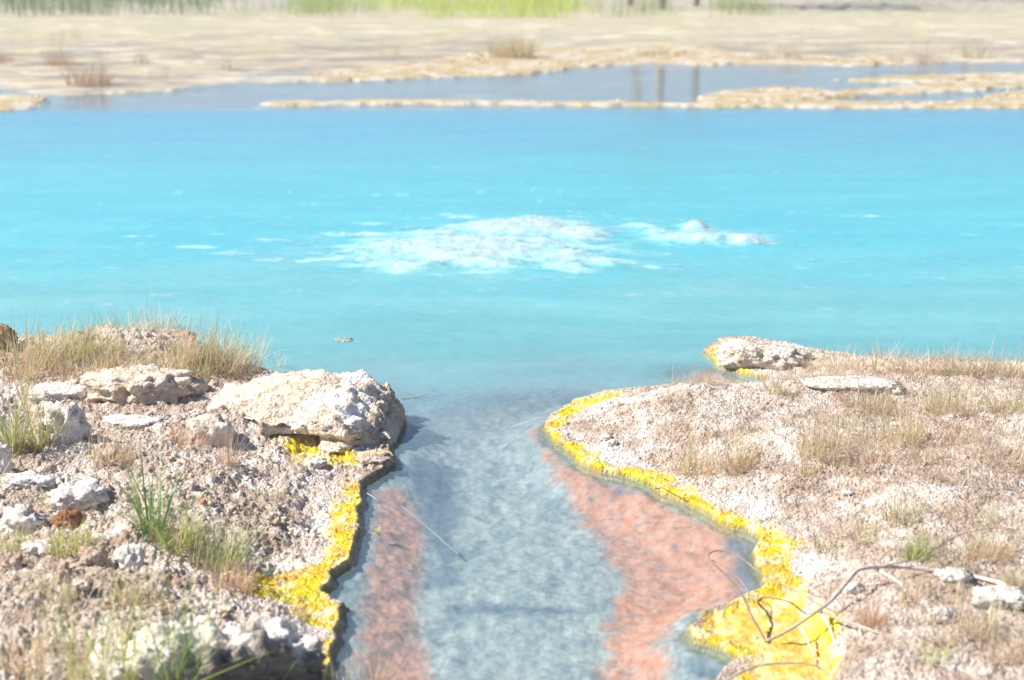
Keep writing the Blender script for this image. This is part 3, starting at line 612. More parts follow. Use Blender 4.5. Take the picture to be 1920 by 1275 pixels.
def blade_mesh(n, h, spread, lean, pal, width, seed, curl=0.6, k=5, hv=0.5, stems=0.0):
    rg = np.random.default_rng(seed)
    az = rg.uniform(0, 2 * math.pi, n); th = np.abs(rg.normal(0, lean, n)) + 0.03; ln = h * (1 - hv * rg.random(n)) ; cu = curl * rg.uniform(-0.15, 1.2, n)
    br = spread * np.sqrt(rg.random(n)); ba = rg.uniform(0, 2 * math.pi, n)
    pos = np.stack([br * np.cos(ba), br * np.sin(ba), np.full(n, -0.01)], -1)
    az = np.where(rg.random(n) < 0.6, ba + rg.normal(0, 0.8, n), az)
    pts = [pos]; tw = rg.normal(0, 0.35, n)
    for i in range(k - 1):
        a = th + cu * ((i + 0.5) / (k - 1)) ** 1.3; zz = az + tw * i / (k - 1)
        pts.append(pts[-1] + (ln / (k - 1))[:, None] * np.stack([np.sin(a) * np.cos(zz), np.sin(a) * np.sin(zz), np.cos(a)], -1))
    P = np.stack(pts, 1)
    sa = az + math.pi / 2 + rg.normal(0, 0.7, n); side = np.stack([np.cos(sa), np.sin(sa), np.zeros(n)], -1)
    wd = width * rg.uniform(0.6, 1.3, n)[:, None] * (1 - 0.85 * (np.arange(k) / (k - 1)) ** 1.6)[None]
    V = np.stack([P - side[:, None] * wd[..., None] / 2, P + side[:, None] * wd[..., None] / 2], 2).reshape(-1, 3)
    b = (np.arange(n) * 2 * k)[:, None] + (np.arange(k - 1) * 2)[None]
    F = np.stack([b, b + 1, b + 3, b + 2], -1).reshape(-1, 4)
    c = np.array(pal)[rg.integers(0, len(pal), n)] * rg.uniform(0.8, 1.2, (n, 1))
    t = (np.arange(k) / (k - 1))[None, :, None]
    c = mix(c[:, None] * np.array([1.05, 0.95, 0.8]), c[:, None] * 1.05, t)
    return V, F, np.repeat(c[:, :, None], 2, 2).reshape(-1, 3)
def tuft(px, py, hpx, wpx, pal, label, n=70, lean=0.45, curl=0.5, width=0.0026, name='grass_tuft', group=None, cat='grass tuft', hv=0.55):
    p = at(px, py); k = math.hypot(p[1], CAM_H - p[2]) / FPX; seed = int(px * 7 + py * 13) % 99991
    V, F, C = blade_mesh(int(n * 1.7), hpx * k * 1.3, wpx * k * 0.36, lean * 1.15, [tuple(min(1.22 * q + 0.01, 0.8) for q in c) for c in pal], width * 1.25, seed, curl, hv=hv)
    if n > 25:
        V2, F2, C2 = blade_mesh(int(n * 0.9), hpx * k * 0.5, wpx * k * 0.42, 1.0, REDDISH + [(0.3, 0.22, 0.15)], width, seed + 1, 0.5, hv=0.7)
        F = np.vstack([F, F2 + len(V)]); V = np.vstack([V, V2]); C = np.vstack([C, C2])
    o = mesh_obj(name, V, F, M_GRASS, attrs={'Col': C}, loc=p)
    return tag(o, label, cat, group)
# left bank
tuft(285, 1012, 150, 60, GREEN + [(0.2, 0.36, 0.16)], 'long-bladed deep green tuft in the middle of the left bank', 40, 0.62, 0.85, 0.0065, hv=0.5)
tuft(330, 1030, 90, 90, OLIVE + LIME, 'yellow-green tuft just right of the long-bladed green one', 90, 0.6, 0.6, 0.003)
tuft(405, 1075, 110, 130, OLIVE + GREEN, 'bushy grey-green tuft with a dry brown base beside the yellow edge', 190, 0.62, 0.8, 0.0032)
tuft(430, 1100, 55, 120, REDDISH, 'dry brown skirt of grass under the bushy grey-green tuft', 130, 0.7, 0.6)
tuft(130, 1035, 60, 110, LIME + OLIVE, 'yellow-green grass tuft below the rust-red stone', 110, 0.6, 0.6, 0.003)
tuft(20, 1040, 70, 70, LIME + OLIVE, 'yellow-green grass tuft at the left edge of the photo', 70, 0.6, 0.6, 0.003)
tuft(105, 950, 45, 40, LIME, 'small yellow-green sprig in front of the rounded white rock', 26, 0.4, 0.5, 0.003)
tuft(25, 838, 115, 60, OLIVE + GREEN, 'upright green and straw tuft near the left edge', 80, 0.35, 0.4, 0.0032)
tuft(75, 842, 90, 50, OLIVE + LIME, 'green tuft at the left of the upright white stone', 70, 0.4, 0.5, 0.0032)
tuft(205, 855, 60, 110, REDDISH + OLIVE, 'low reddish dry tuft in the middle of the left bank rubble', 110, 0.75, 0.4, 0.002)
tuft(350, 832, 55, 110, REDDISH, 'pinkish dry grass left of the boulder hollow', 120, 0.75, 0.3, 0.002)
tuft(430, 872, 70, 50, REDDISH, 'thin reddish stalks in front of the boulder', 46, 0.4, 0.3, 0.0018)
tuft(555, 880, 45, 50, STRAW, 'straw tuft in front of the yellow patch under the boulder', 40, 0.5, 0.4, 0.002)
tuft(512, 932, 34, 50, OLIVE, 'tiny grey-green tuft below the boulder', 40, 0.6, 0.4, 0.002)
tuft(652, 915, 50, 30, STRAW, 'few straw blades standing at the yellow edge of the stream', 14, 0.4, 0.4, 0.0022)
tuft(190, 1295, 220, 190, LIME + OLIVE, 'blurred yellow-green grass clump at the bottom left corner', 70, 0.42, 0.5, 0.004)
tuft(60, 1260, 160, 150, OLIVE + REDDISH, 'blurred olive grass clump at the bottom left edge', 60, 0.5, 0.5, 0.003)
tuft(330, 1290, 200, 90, LIME + GREEN, 'blurred bright blades rising before the bottom boulder', 38, 0.4, 0.4, 0.0042)
tuft(500, 1300, 120, 60, GREEN + REDDISH, 'few blurred blades crossing the dark face of the bottom boulder', 12, 0.6, 0.4, 0.004)
tuft(700, 1285, 70, 80, REDDISH, 'dry reddish stalks at the foot of the photo beside the stream', 50, 0.5, 0.3, 0.002)
tuft(640, 1290, 55, 50, STRAW, 'dry straw stalks at the foot of the yellow left edge', 30, 0.5, 0.3, 0.002)
tuft(560, 1150, 40, 50, REDDISH, 'thin dry stalks on the lower yellow patch of the left bank', 24, 0.5, 0.3, 0.0018)
tuft(100, 1120, 55, 120, OLIVE, 'sparse olive blades above the blurred bottom clump', 46, 0.6, 0.4, 0.0025)
tuft(260, 1130, 80, 120, OLIVE, 'sparse green blades behind the bottom boulder', 40, 0.45, 0.4, 0.0026)
tuft(50, 760, 215, 26, [(0.34, 0.42, 0.2), (0.42, 0.46, 0.26)], 'tall thin green stalks leaning right at the left edge', 5, 0.28, 0.1, 0.0045, cat='grass stalks', hv=0.35)
tuft(278, 600, 118, 6, [(0.34, 0.36, 0.22)], 'single tall stalk standing above the grass mound', 2, 0.06, 0.08, 0.0035, cat='grass stalk', hv=0.1)
tuft(520, 690, 40, 40, STRAW, 'small straw sprig on the back edge of the large boulder', 16, 0.5, 0.4, 0.002)
MG = 'grass tufts crowding the left mound'
MOUND = [(245, 640, 70, STRAW + OLIVE, 'straw tuft on the very crest left of the brownish rock'), (190, 672, 75, STRAW + LIME, 'yellowish tuft on the front slope of the mound'), (300, 700, 60, STRAW + OLIVE, 'low straw tuft behind the lumpy rock mass'), (290, 622, 60, STRAW, 'sparse straw tuft behind the brownish rock'), (425, 672, 80, STRAW + OLIVE, 'straw tuft behind the drooping one on the mound'), (100, 690, 75, STRAW + OLIVE, 'bushy straw tuft above the bare root'), (30, 700, 70, STRAW + OLIVE, 'straw tuft in front of the smooth brown rock'), (15, 668, 85, OLIVE, 'olive tuft at the left end of the mound beside the brown rock'), (70, 672, 80, OLIVE + STRAW, 'straw tuft second from the left end of the mound'),
         (125, 662, 95, OLIVE + LIME, 'yellow-green tuft with raised blades on the left part of the mound'), (175, 655, 80, OLIVE + STRAW, 'straw-green tuft on the crest left of the brownish rock'),
         (225, 650, 80, OLIVE + LIME, 'greenish tuft on the crest touching the brownish rock'), (270, 690, 70, OLIVE + STRAW, 'tuft above the lumpy rock mass'),
         (330, 672, 80, OLIVE + STRAW, 'tuft right in front of the brownish rock'), (375, 668, 100, STRAW + OLIVE, 'tall straw tuft on the right half of the mound'),
         (405, 695, 95, OLIVE + STRAW, 'dense drooping tuft near the right end of the mound'), (445, 690, 85, STRAW, 'spiky straw tuft overhanging the water at the right end of the mound'),
         (350, 700, 70, LIME + OLIVE, 'green sprig low on the right of the mound'), (150, 700, 60, OLIVE + REDDISH, 'low tuft above the pale root'), (60, 705, 55, OLIVE + REDDISH, 'low reddish tuft at the left foot of the mound'), (215, 690, 60, STRAW, 'low straw tuft in the middle of the mound')]
for x, y, h, pal, lab in MOUND:
    tuft(x, y, h * 0.88, 130, pal + STRAW[:3] + ([(0.3, 0.4, 0.16)] if x % 2 else REDDISH[:2]), lab, 95 + (x * 7) % 40, 0.8, 0.85, 0.003, group=MG, hv=0.7)
# right bank
RG = 'grass tufts on the right bank'
RIGHTT = [
    (1300, 885, 85, 70, STRAW + OLIVE, 'wispy straw tuft nearest the yellow edge on the right bank', 90), (1345, 886, 60, 60, STRAW, 'low straw tuft joining the two tufts near the yellow edge', 60),
    (1385, 882, 95, 60, OLIVE + STRAW, 'greener upright tuft behind the yellow edge, right of the wispy one', 110), (1545, 850, 80, 110, OLIVE + STRAW, 'wide olive tuft alone at the middle of the right bank', 150),
    (1520, 888, 50, 40, OLIVE, 'small sprig below the wide olive tuft', 30), (1690, 825, 80, 100, OLIVE + STRAW, 'wide straw tuft right of the wide olive one', 140), (1640, 868, 60, 90, STRAW + REDDISH, 'pinkish straw tuft under the wide straw tuft', 90),
    (1740, 868, 60, 90, STRAW + REDDISH, 'pinkish straw tuft with a red stalk at its foot', 90), (1635, 768, 60, 90, OLIVE + STRAW, 'tuft in front of the grey-shaded knob', 100), (1775, 772, 85, 110, STRAW + OLIVE, 'spreading straw tuft with dark shade under it', 120),
    (1460, 738, 60, 50, STRAW + OLIVE, 'small tuft on the left end of the white ridge', 44), (1690, 975, 65, 80, STRAW + GREEN, 'grey-green tuft casting dark shade on the bare slope', 90), (1722, 1050, 62, 60, LIME + GREEN, 'bright green compact tuft above the dead branch', 90),
    (1850, 1045, 65, 110, OLIVE + REDDISH, 'brownish green tuft right of the bright green one', 110), (1905, 1100, 45, 60, OLIVE + STRAW, 'compact tuft at the right edge above the white stone', 80), (1548, 1036, 45, 50, OLIVE + GREEN, 'small green tuft beside the yellow edge above the dead branch', 40),
    (1625, 1015, 70, 60, LIME + OLIVE, 'leaning yellow-green blades on the slope above the dead branch', 26), (1880, 980, 50, 80, REDDISH + OLIVE, 'reddish tuft at the right edge above the brownish one', 70), (1880, 870, 70, 100, REDDISH + STRAW, 'reddish straw tuft at the right edge of the bank', 120),
    (1880, 770, 70, 90, STRAW + OLIVE, 'straw tuft at the right edge near the back of the bank', 90), (1815, 830, 50, 90, STRAW + REDDISH, 'low straw tuft behind the reddish one', 80), (1640, 1180, 70, 60, REDDISH, 'dry reddish tuft under the dead branch', 80), (1840, 1190, 80, 90, REDDISH + OLIVE, 'brown dry tuft below the broad white stone', 90),
    (1890, 1240, 90, 90, REDDISH + STRAW, 'blurred dry tuft at the bottom right corner', 80), (1750, 1240, 50, 50, LIME, 'yellow-green sprig at the bottom right', 20), (1560, 1290, 90, 80, OLIVE + STRAW, 'blurred tuft at the bottom beside the orange shelf', 60), (1700, 1130, 60, 60, OLIVE + REDDISH, 'sparse tuft behind the dead branch side stick', 40),
    (1490, 700, 40, 50, OLIVE, 'sprig on the slope right of the long low rock', 30)]
for x, y, h, wd, pal, lab, n in RIGHTT:
    tuft(x, y, h, wd * 1.15, pal, lab, n, 0.62, 0.4, 0.0021, group=RG, hv=0.7)
BG = 'straw tufts along the back edge of the right bank'
for i, (x, y, h) in enumerate([(1535, 692, 42), (1575, 694, 52), (1615, 695, 48), (1655, 697, 55), (1700, 697, 45), (1745, 700, 48), (1790, 698, 52), (1835, 700, 46), (1875, 702, 40), (1912, 704, 42)]):
    tuft(x, y, h, 60, STRAW if i % 3 else STRAW + OLIVE, 'small straw tuft on the back edge of the right bank against the turquoise water', 60, 0.6, 0.4, 0.002, group=BG)
# small anonymous tufts: a few shared meshes
def copies(spots, pals, label, group, h0, seed):
    rg = np.random.default_rng(seed); src = []
    for j in range(6):
        V, F, C = blade_mesh(26, h0, h0 * 0.28, 0.65, pals[j % len(pals)], 0.0019, seed + j, 0.35)
        src.append((V, F, C))
    first = [None] * 6
    for i, (x, y, z) in enumerate(spots):
        j = i % 6
        if first[j] is None:
            o = first[j] = mesh_obj('grass_tuft', *src[j][:2], M_GRASS, attrs={'Col': src[j][2]})
        else:
            o = first[j].copy(); COL.objects.link(o)
        o.location = (x, y, z); o.rotation_euler = (0, 0, rg.uniform(0, 6.28)); s = rg.uniform(0.55, 1.3); o.scale = (s, s, s * rg.uniform(0.8, 1.1))
        tag(o, label, 'grass tuft', group)
def spots(n, side, seed, smin, ymax=12.2, thr=-0.1):
    X, Y, rg = sample(4000, 6.6, ymax, 0.27, seed); Lq = land(X, Y); s = Lq['sl'] if side < 0 else Lq['sr']
    k = (s > smin) & (Lq['yel'] < 0.1) & (fbm2(X, Y, 1.1, 3, 3000) > thr); X, Y, Z = X[k][:n], Y[k][:n], Lq['z'][k][:n]
    return list(zip(X, Y, Z))
copies(spots(90, 1, 3101, 0.42), [STRAW, REDDISH, STRAW + OLIVE], 'tiny dry sprig among the larger tufts of the right bank', 'tiny dry sprigs on the right bank', 0.11, 3110)
copies(spots(45, -1, 3102, 0.2, 11.2), [REDDISH, STRAW, OLIVE], 'tiny dry sprig in the rubble of the left bank', 'tiny dry sprigs on the left bank', 0.09, 3120)
copies(spots(90, 1, 3103, 0.6, 12.3, -0.4), [STRAW + OLIVE, REDDISH + STRAW, STRAW], 'middling dry straw tuft among the larger ones of the right bank', 'middling straw tufts on the right bank', 0.2, 3130)
def litter(n, side, seed, name, label, smin):
    X, Y, rg = sample(n, 6.5, 12.4, 0.3, seed); Lq = land(X, Y); s = Lq['sl'] if side < 0 else Lq['sr']
    k = (s > smin) & (Lq['yel'] < 0.2) & (rg.random(n) < smooth(-0.3, 0.3, fbm2(X, Y, 1.4, 3, 3000))); X, Y, Z = X[k], Y[k], Lq['z'][k]; m = len(X)
    a = rg.uniform(0, 6.28, m); ln = rg.uniform(0.03, 0.13, m); up = rg.uniform(-0.1, 0.7, m) * ln
    p0 = np.stack([X, Y, Z + 0.006], -1); d = np.stack([np.cos(a) * ln, np.sin(a) * ln, up], -1); sd = np.stack([-np.sin(a), np.cos(a), 0 * a], -1) * 0.0012
    mid = p0 + d * 0.5 + np.stack([0 * a, 0 * a, 0.012 + 0 * a], -1)
    V = np.stack([p0 - sd, p0 + sd, mid - sd, mid + sd, p0 + d - sd * .4, p0 + d + sd * .4], 1).reshape(-1, 3); b = (np.arange(m) * 6)[:, None]
    F = np.concatenate([b + np.array([[0, 1, 3, 2]]), b + np.array([[2, 3, 5, 4]])])
    c = np.array(STRAW + REDDISH)[rg.integers(0, 9, m)] * rg.uniform(0.8, 1.15, (m, 1))
    tag(mesh_obj(name, V, F, M_GRASS, attrs={'Col': np.repeat(c, 6, 0)}), label, 'dry grass', kind='stuff')
litter(34000, 1, 3201, 'dry_grass', 'loose dry straws lying over the right bank', 0.3)
litter(9000, -1, 3202, 'dry_grass', 'loose dry straws lying over the left bank', 0.2)

# ------------------------------------------------------------------ dead branches, twigs
def spline(pts, n=8):
    P = np.array(pts, float); P = np.vstack([2 * P[0] - P[1], P, 2 * P[-1] - P[-2]]); out = []
    for i in range(1, len(P) - 2):
        for t in np.linspace(0, 1, n, endpoint=False):
            a, b, c, d = P[i - 1], P[i], P[i + 1], P[i + 2]
            out.append(0.5 * ((2 * b) + (-a + c) * t + (2 * a - 5 * b + 4 * c - d) * t * t + (-a + 3 * b - 3 * c + d) * t ** 3))
    out.append(P[-2]); return np.array(out)
def tube(name, pts, r0, r1, col, parent=None, px=True, seed=1, col2=None, wob=0.003):
    """pts: (px, py, height) through which the stick passes"""
    Q = np.array([W(x, y, z) for x, y, z in pts]) if px else np.array(pts, float)
    Q = spline(Q); n = len(Q); t = np.linspace(0, 1, n)
    Q = Q + wob * np.stack([noise2(t * 17, t * 0 + seed, seed + i) for i in range(3)], -1)
    T = np.gradient(Q, axis=0); T /= np.linalg.norm(T, axis=1)[:, None] + 1e-9
    up = np.where(np.abs(T[:, 2:3]) > 0.9, np.array([[1.0, 0, 0]]), np.array([[0, 0, 1.0]])); A = np.cross(T, up); A /= np.linalg.norm(A, axis=1)[:, None]; B = np.cross(T, A)
    r = 0.78 * mix(r0, r1, t) * (1 + 0.18 * noise2(t * 30, t * 0 + 3.3, seed + 9)); m = 7; a = np.arange(m) * 2 * math.pi / m
    V = (Q[:, None] + r[:, None, None] * (np.cos(a)[None, :, None] * A[:, None] + np.sin(a)[None, :, None] * B[:, None])).reshape(-1, 3)
    i = np.arange(n * m).reshape(n, m); F = np.stack([i[:-1], np.roll(i[:-1], -1, 1), np.roll(i[1:], -1, 1), i[1:]], -1).reshape(-1, 4)
    c = np.tile(np.array(col, float), (n, 1)) if col2 is None else mix(np.array(col, float)[None], np.array(col2, float)[None], t[:, None])
    return mesh_obj(name, V, F, M_WOOD, parent, attrs={'Col': np.repeat(c, m, 0)})
GREYW, WHITEW, DARKW = (0.38, 0.33, 0.3), (0.7, 0.66, 0.62), (0.2, 0.15, 0.125)
b = tube('dead_branch', [(1935, 1120, .19), (1870, 1092, .20), (1800, 1076, .20), (1740, 1068, .21), (1690, 1063, .22), (1640, 1063, .23), (1608, 1070, .23), (1586, 1094, .21), (1556, 1128, .17), (1512, 1160, .12), (1472, 1185, .07), (1436, 1203, .03)], 0.012, 0.008, WHITEW, col2=GREYW, seed=3)
tag(b, 'pale dead branch reaching from the right bank down over the orange shelf', 'branch')
for i, (pts, r0, r1, c1, c2) in enumerate([
    ([(1436, 1203, .03), (1416, 1166, .07), (1388, 1112, .13), (1360, 1078, .17), (1336, 1056, .2), (1328, 1042, .21), (1341, 1033, .22), (1372, 1036, .22), (1402, 1055, .2), (1432, 1080, .18), (1482, 1102, .17), (1530, 1130, .15), (1570, 1150, .12)], .0062, .003, DARKW, GREYW),
    ([(1334, 1050, .19), (1362, 1064, .17), (1388, 1088, .13), (1408, 1118, .09), (1426, 1152, .05)], .0026, .0018, GREYW, GREYW),
    ([(1418, 1080, .17), (1420, 1100, .13), (1420, 1130, .07)], .0018, .0012, DARKW, GREYW),
    ([(1412, 1047, .16), (1460, 1062, .16), (1500, 1082, .17), (1545, 1115, .16)], .0022, .0018, DARKW, DARKW),
    ([(1650, 1062, .23), (1722, 1046, .25), (1800, 1003, .28), (1870, 990, .28), (1915, 994, .26)], .0032, .0018, DARKW, GREYW),
    ([(1538, 1143, .14), (1560, 1188, .1), (1574, 1238, .07), (1592, 1290, .05)], .007, .004, WHITEW, WHITEW),
    ([(1502, 1178, .09), (1520, 1214, .06), (1534, 1252, .03)], .006, .004, WHITEW, GREYW),
    ([(1640, 1065, .22), (1685, 1092, .19), (1712, 1126, .14)], .009, .006, WHITEW, WHITEW)]):
    tube('twig', pts, r0, r1, c1, b, col2=c2, seed=20 + i)
b2 = tube('dead_branch', [(1545, 1150, .14), (1590, 1166, .15), (1640, 1184, .16), (1700, 1208, .15), (1775, 1238, .15)], .006, .007, GREYW, col2=WHITEW, seed=41)
tag(b2, 'thin white stick lying in front of the main dead branch on the lower right bank', 'branch')
tube('twig', [(1612, 1176, .15), (1614, 1212, .12), (1606, 1262, .1)], .006, .004, WHITEW, b2, seed=42)
b3 = tube('dead_branch', [(1340, 1290, .03), (1380, 1266, .07), (1420, 1249, .09), (1470, 1243, .1), (1515, 1245, .1), (1545, 1258, .08), (1560, 1290, .04)], .006, .005, GREYW, seed=43)
tag(b3, 'short arched grey twig at the very bottom over the orange shelf', 'branch')
rt = tube('bare_root', [(-30, 717, .14), (40, 716, .15), (85, 708, .16), (118, 690, .18), (140, 678, .19)], .012, .010, WHITEW, seed=44)
tag(rt, 'pale bare root curving along the foot of the left grass mound', 'root')
tw = tube('floating_twig', [(752, 748, .005), (785, 744, .008), (805, 737, .02), (820, 730, .03)], .004, .002, (0.5, 0.42, 0.36), seed=45)
tag(tw, 'thin twig floating in the pool right of the large boulder', 'twig')
tube('side_twig', [(785, 744, .006), (772, 740, .02), (766, 738, .03)], .002, .0012, (0.6, 0.52, 0.46), tw, seed=46)
tw = tube('bare_twig', [(458, 672, .22), (480, 660, .26), (500, 655, .28), (515, 648, .3)], .003, .0015, (0.5, 0.42, 0.32), seed=47)
tag(tw, 'bare twig sticking out over the water at the right end of the grass mound', 'twig')
tw = tube('submerged_stick', [(752, 948, -.07), (785, 975, -.07), (820, 1005, -.07), (860, 1040, -.075)], .006, .004, (0.4, 0.43, 0.38), seed=48)
tag(tw, 'thin pale stick lying under water in the stream', 'stick')
tw = tube('bare_twig', [(688, 925, .03), (700, 932, .035), (708, 940, .02)], .0022, .0015, (0.7, 0.62, 0.5), seed=49)
tag(tw, 'short curved twig over the water at the yellow left edge', 'twig')
tw = tube('bare_twig', [(1175, 868, .14), (1205, 880, .13), (1240, 895, .14), (1262, 905, .11)], .003, .0022, (0.36, 0.26, 0.22), seed=50)
tag(tw, 'thin brown stem lying across the tip of the right bank', 'twig')
def leaf():
    p = W(706, 996, 0.012); V = []; F = []
    for i in range(7):
        t = i / 6; wd = 0.016 * math.sin(math.pi * min(t * 0.95 + 0.03, 1)); z = 0.014 * (t - 0.5) ** 2 * 4
        V += [(-0.03 + 0.06 * t, -wd, z + 0.006), (-0.03 + 0.06 * t, 0, z), (-0.03 + 0.06 * t, wd, z + 0.006)]
    for i in range(6): F += [(3 * i, 3 * i + 1, 3 * i + 4, 3 * i + 3), (3 * i + 1, 3 * i + 2, 3 * i + 5, 3 * i + 4)]
    o = mesh_obj('fallen_leaf', V, F, M_GRASS, attrs={'Col': np.tile((0.42, 0.4, 0.18), (len(V), 1))}, loc=p); o.rotation_euler = (0, R(-8), R(50))
    tag(o, 'curled olive leaf floating over the pink bed of the stream', 'leaf')
    tube('leaf_stalk', [(0.03, 0, 0.014), (0.045, 0.004, 0.03), (0.055, 0.006, 0.045)], .0016, .001, (0.36, 0.28, 0.18), o, px=False, wob=0)
leaf()
rock(643, 642, 38, 6, 'pale', 'grey stone standing in for a dark ripple on the turquoise water behind the large boulder', 61, tint=(0.5, 0.6, 0.62), sink=0.3)  # low stone added in place of a dark ripple

# ------------------------------------------------------------------ far shore plants and trees
def shrub(px, py, wpx, hpx, pal, label, n=160):
    p = W(px, py, 0.02); p[2] = max(gz(p[0], p[1]), 0.0); k = math.hypot(p[1], CAM_H) / FPX
    V, F, C = blade_mesh(n, hpx * k * 1.25, wpx * k * 0.42, 0.6, [tuple(min(1.35 * q + .03, .8) for q in c) for c in pal], 0.008, int(px + 31 * py), 0.35, hv=0.6)
    tag(mesh_obj('dry_shrub', V, F, M_GRASS, attrs={'Col': C}, loc=p), label, 'shrub')
BR = [(0.3, 0.2, 0.15), (0.36, 0.26, 0.2), (0.42, 0.34, 0.26), (0.26, 0.17, 0.12)]; BO = [(0.34, 0.28, 0.16), (0.42, 0.36, 0.24), (0.28, 0.22, 0.14), (0.4, 0.36, 0.18)]; GB = [(0.42, 0.38, 0.34), (0.36, 0.32, 0.28), (0.48, 0.42, 0.36)]
shrub(962, 107, 100, 44, BO, 'rounded brown shrub on the far crust behind the boiling foam', 420)
shrub(115, 124, 70, 38, BR, 'reddish-brown shrub on the far left flats, with the taller spikes', 160)
shrub(168, 162, 100, 46, BR, 'broad reddish-brown shrub nearest the pool on the far left shore', 260)
shrub(8, 118, 40, 22, BR, 'small brown shrub at the far left edge of the flats', 80)
shrub(192, 104, 40, 12, BR, 'low brown shrub on the flats above the broad one', 60)
shrub(264, 120, 46, 20, BR + GB, 'faint brown shrub right of the broad one on the far left', 70)
shrub(425, 132, 40, 26, GB, 'thin grey shrub on the grey flats left of the far crust', 50)
shrub(300, 150, 50, 28, GB, 'pale grey shrub at the water line of the far left shore', 60)
shrub(736, 104, 60, 22, BO + GB, 'faint shrub on the flats behind the left end of the far crust', 60)
shrub(1478, 110, 70, 48, GB, 'tall thin grey shrub in the shallow water beyond the far crust', 110)
shrub(1432, 110, 50, 26, GB, 'low thin grey shrub left of the tall thin one', 60)
shrub(1742, 118, 70, 52, GB + BR, 'spindly shrub on the far right crust with long bare stems', 90)
shrub(1832, 108, 80, 44, GB + BO, 'spreading shrub at the far right, right of the spindly one', 110)
shrub(1680, 116, 40, 16, BO, 'low brown shrub between the far right shrubs and the channel', 60)
shrub(1240, 104, 110, 14, BO, 'low matted shrub on the far crust behind the channel', 200)
def meadow(n, x0, x1, y0, y1, h, pal, seed, name, label, wd=0.012, thr=None):
    rg = np.random.default_rng(seed); PX = rg.uniform(x0, x1, n); PY = rg.uniform(y0, y1, n)
    d = FPX * CAM_H / (PY + 200.0); X = (PX - 960) / FPX * d; Y = d
    q = (PX - x0) / (x1 - x0); k = rg.random(n) < smooth(-0.1, 0.3, q) * smooth(1.1, 0.7, q)
    k &= fbm2(X, Y * 0.5, 0.5, 4, seed + 5, 0.6) > (thr if thr is not None else -0.22) + 0.3 * rg.normal(0, 0.5, n); X, Y = X[k], Y[k]
    m = len(X); V, F, C = blade_mesh(m, 1.0, 0.0, 0.2, pal, wd, seed, 0.25, hv=0.45)
    V = V.reshape(m, 10, 3); V[..., 2] *= 1; hs = h * (0.7 + 0.6 * smooth(-0.4, 0.4, fbm2(X, Y, 0.3, 3, seed + 8)))
    V = V * np.stack([hs, hs, hs], -1)[:, None]
    V += np.stack([X, Y, land(X, Y)['z']], -1)[:, None]
    tag(mesh_obj(name, V.reshape(-1, 3), F, M_GRASS, attrs={'Col': C}), label, 'grass', kind='stuff')
meadow(5200, -500, 470, 2, 27, 0.65, BLUEG + GREEN, 4001, 'reed_grass', 'dense blue-green reeds along the top left of the photo', 0.02)
meadow(900, 430, 760, 5, 30, 0.4, BLUEG, 4002, 'reed_grass', 'sparse grey-green grass between the reeds and the lime grass', 0.014)
meadow(5200, 650, 1130, 8, 32, 0.55, [(0.5, 0.68, 0.08), (0.62, 0.72, 0.14), (0.4, 0.56, 0.08), (0.66, 0.68, 0.3)], 4003, 'meadow_grass', 'bright lime-green grass strip beyond the far flats', 0.018)
meadow(900, 540, 660, 8, 30, 0.5, [(0.42, 0.58, 0.1), (0.36, 0.5, 0.12)], 4004, 'meadow_grass', 'small lime-green grass patch left of the long lime strip', 0.018)
meadow(900, 1110, 1260, 8, 29, 0.4, LIME + BLUEG, 4005, 'meadow_grass', 'paler green grass right of the lime strip', 0.015)
meadow(900, 1310, 1480, 6, 28, 0.45, LIME + GREEN, 4006, 'meadow_grass', 'green grass patch before the pale ground at the top right', 0.016, 0.0)
meadow(500, 1500, 2300, 4, 26, 0.4, BLUEG + LIME, 4007, 'meadow_grass', 'thin green grass along the top right of the photo', 0.014, 0.1)
meadow(420, 300, 900, 45, 110, 0.22, OLIVE + BLUEG, 4010, 'meadow_grass', 'thin scattered grass on the pale flats behind the far crust', 0.01, 0.0)
meadow(420, 1150, 1920, 40, 75, 0.25, OLIVE + STRAW, 4011, 'meadow_grass', 'thin scattered dry grass on the pale flats at the far right', 0.01, 0.0)
meadow(160, 10, 75, 70, 92, 0.28, LIME + OLIVE, 4008, 'meadow_grass', 'faint green grass on the far left flats at the edge', 0.012)
meadow(160, 100, 170, 60, 92, 0.28, LIME + OLIVE, 4009, 'meadow_grass', 'faint green grass on the far left flats above the brown shrub', 0.012)
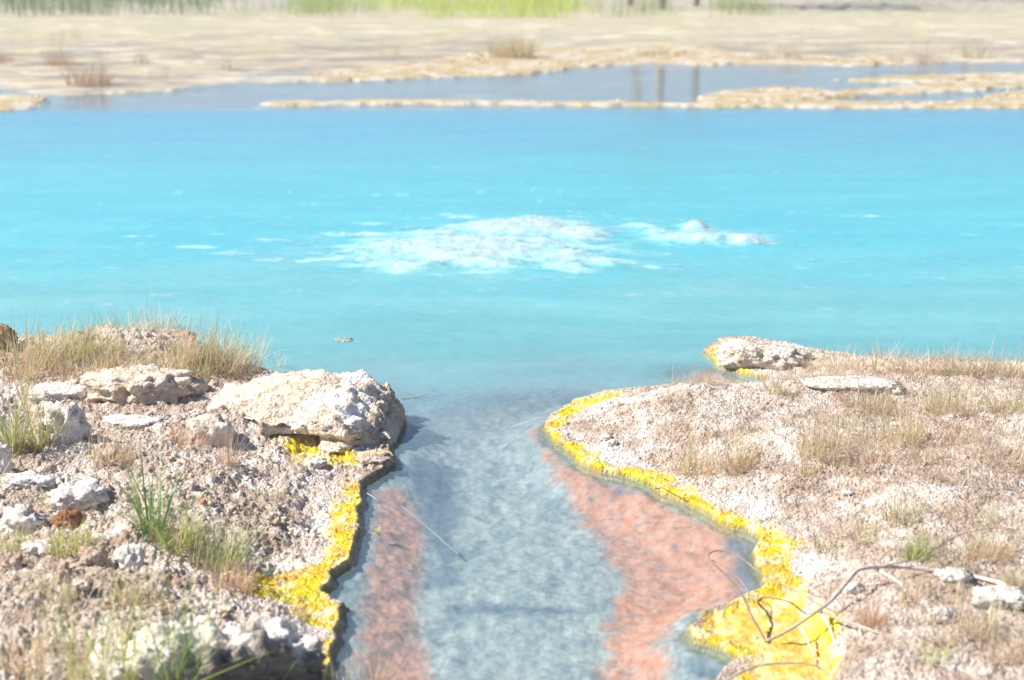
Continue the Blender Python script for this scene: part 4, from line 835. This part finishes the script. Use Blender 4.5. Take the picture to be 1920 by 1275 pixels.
def tree(px, d, h, r, label, seed):
    rg = np.random.default_rng(seed); x = (px - 960) / FPX * d; base = Vector((x, d, gz(x, d) - 0.05))
    root = bpy.data.objects.new('tree', None); COL.objects.link(root); root.location = base; tag(root, label, 'tree', 'trees beyond the far meadow')
    top = np.array([rg.normal(0, .3), rg.normal(0, .3), h])
    tr = tube('trunk', [(0, 0, 0), top * 0.35 + np.array([.1, 0, 0]), top * 0.7, top], r, r * 0.25, (0.36, 0.31, 0.27), root, px=False, seed=seed, wob=0.1)
    cl = []
    for i in range(11):
        t = rg.uniform(0.4, 0.95); a = rg.uniform(0, 6.28); ln = h * rg.uniform(0.16, 0.34) * (1.2 - t * .6); s = top * t
        e = s + np.array([math.cos(a) * ln, math.sin(a) * ln, ln * 0.6]); tube('limb', [s, (s + e) / 2 + np.array([0, 0, .1]), e], r * 0.3, r * 0.08, (0.36, 0.31, 0.27), tr, px=False, seed=seed + i, wob=0.05); cl += [e, (s + e) / 2]
    cl = np.array(cl + [top]); n = 420; c = cl[rg.integers(0, len(cl), n)] + rg.normal(0, h * 0.065, (n, 3)); d1 = rg.normal(0, 1, (n, 3)); d1 /= np.linalg.norm(d1, axis=1)[:, None]; d2 = np.cross(d1, rg.normal(0, 1, (n, 3))); d2 /= np.linalg.norm(d2, axis=1)[:, None]
    V = np.stack([c, c + d1 * .07 + d2 * .035, c + d1 * .15, c + d1 * .07 - d2 * .035], 1).reshape(-1, 3); F = np.arange(4 * n).reshape(n, 4)
    col = np.array([(0.1, 0.17, 0.05), (0.15, 0.22, 0.06), (0.2, 0.26, 0.09)])[rg.integers(0, 3, n)]
    mesh_obj('crown', V, F, M_GRASS, root, attrs={'Col': np.repeat(col, 4, 0)})
tree(1175, 49, 6.5, 0.15, 'tree whose trunk is the leftmost of three mirrored in the far channel', 5001)
tree(1237, 48, 7.0, 0.17, 'tree whose trunk is the middle of three mirrored in the far channel', 5002)
tree(1298, 49, 6.2, 0.15, 'tree whose trunk is the rightmost of three mirrored in the far channel', 5003)
tree(1622, 51, 6.0, 0.07, 'tree standing at the top right beyond the thin grass', 5004)

# ------------------------------------------------------------------ steam hanging over the far side
bm = bmesh.new(); bmesh.ops.create_cube(bm, size=1.0); me = bpy.data.meshes.new('haze'); bm.to_mesh(me); bm.free()
hz = bpy.data.objects.new('haze', me); COL.objects.link(hz); hz.scale = (2000, 1400, 12); hz.location = (0, 560, 4.2)
hm = bpy.data.materials.new('haze'); hm.use_nodes = True; ht = hm.node_tree; ht.nodes.clear(); ho = ht.nodes.new('ShaderNodeOutputMaterial'); hp = ht.nodes.new('ShaderNodeVolumePrincipled')
hp.inputs['Color'].default_value = (0.93, 0.95, 0.97, 1); hp.inputs['Density'].default_value = 0.0032; hp.inputs['Anisotropy'].default_value = 0.2
ht.links.new(hp.outputs[0], ho.inputs['Volume']); me.materials.append(hm); tag(hz, 'thin white steam hanging over the hot spring', 'steam', kind='stuff')
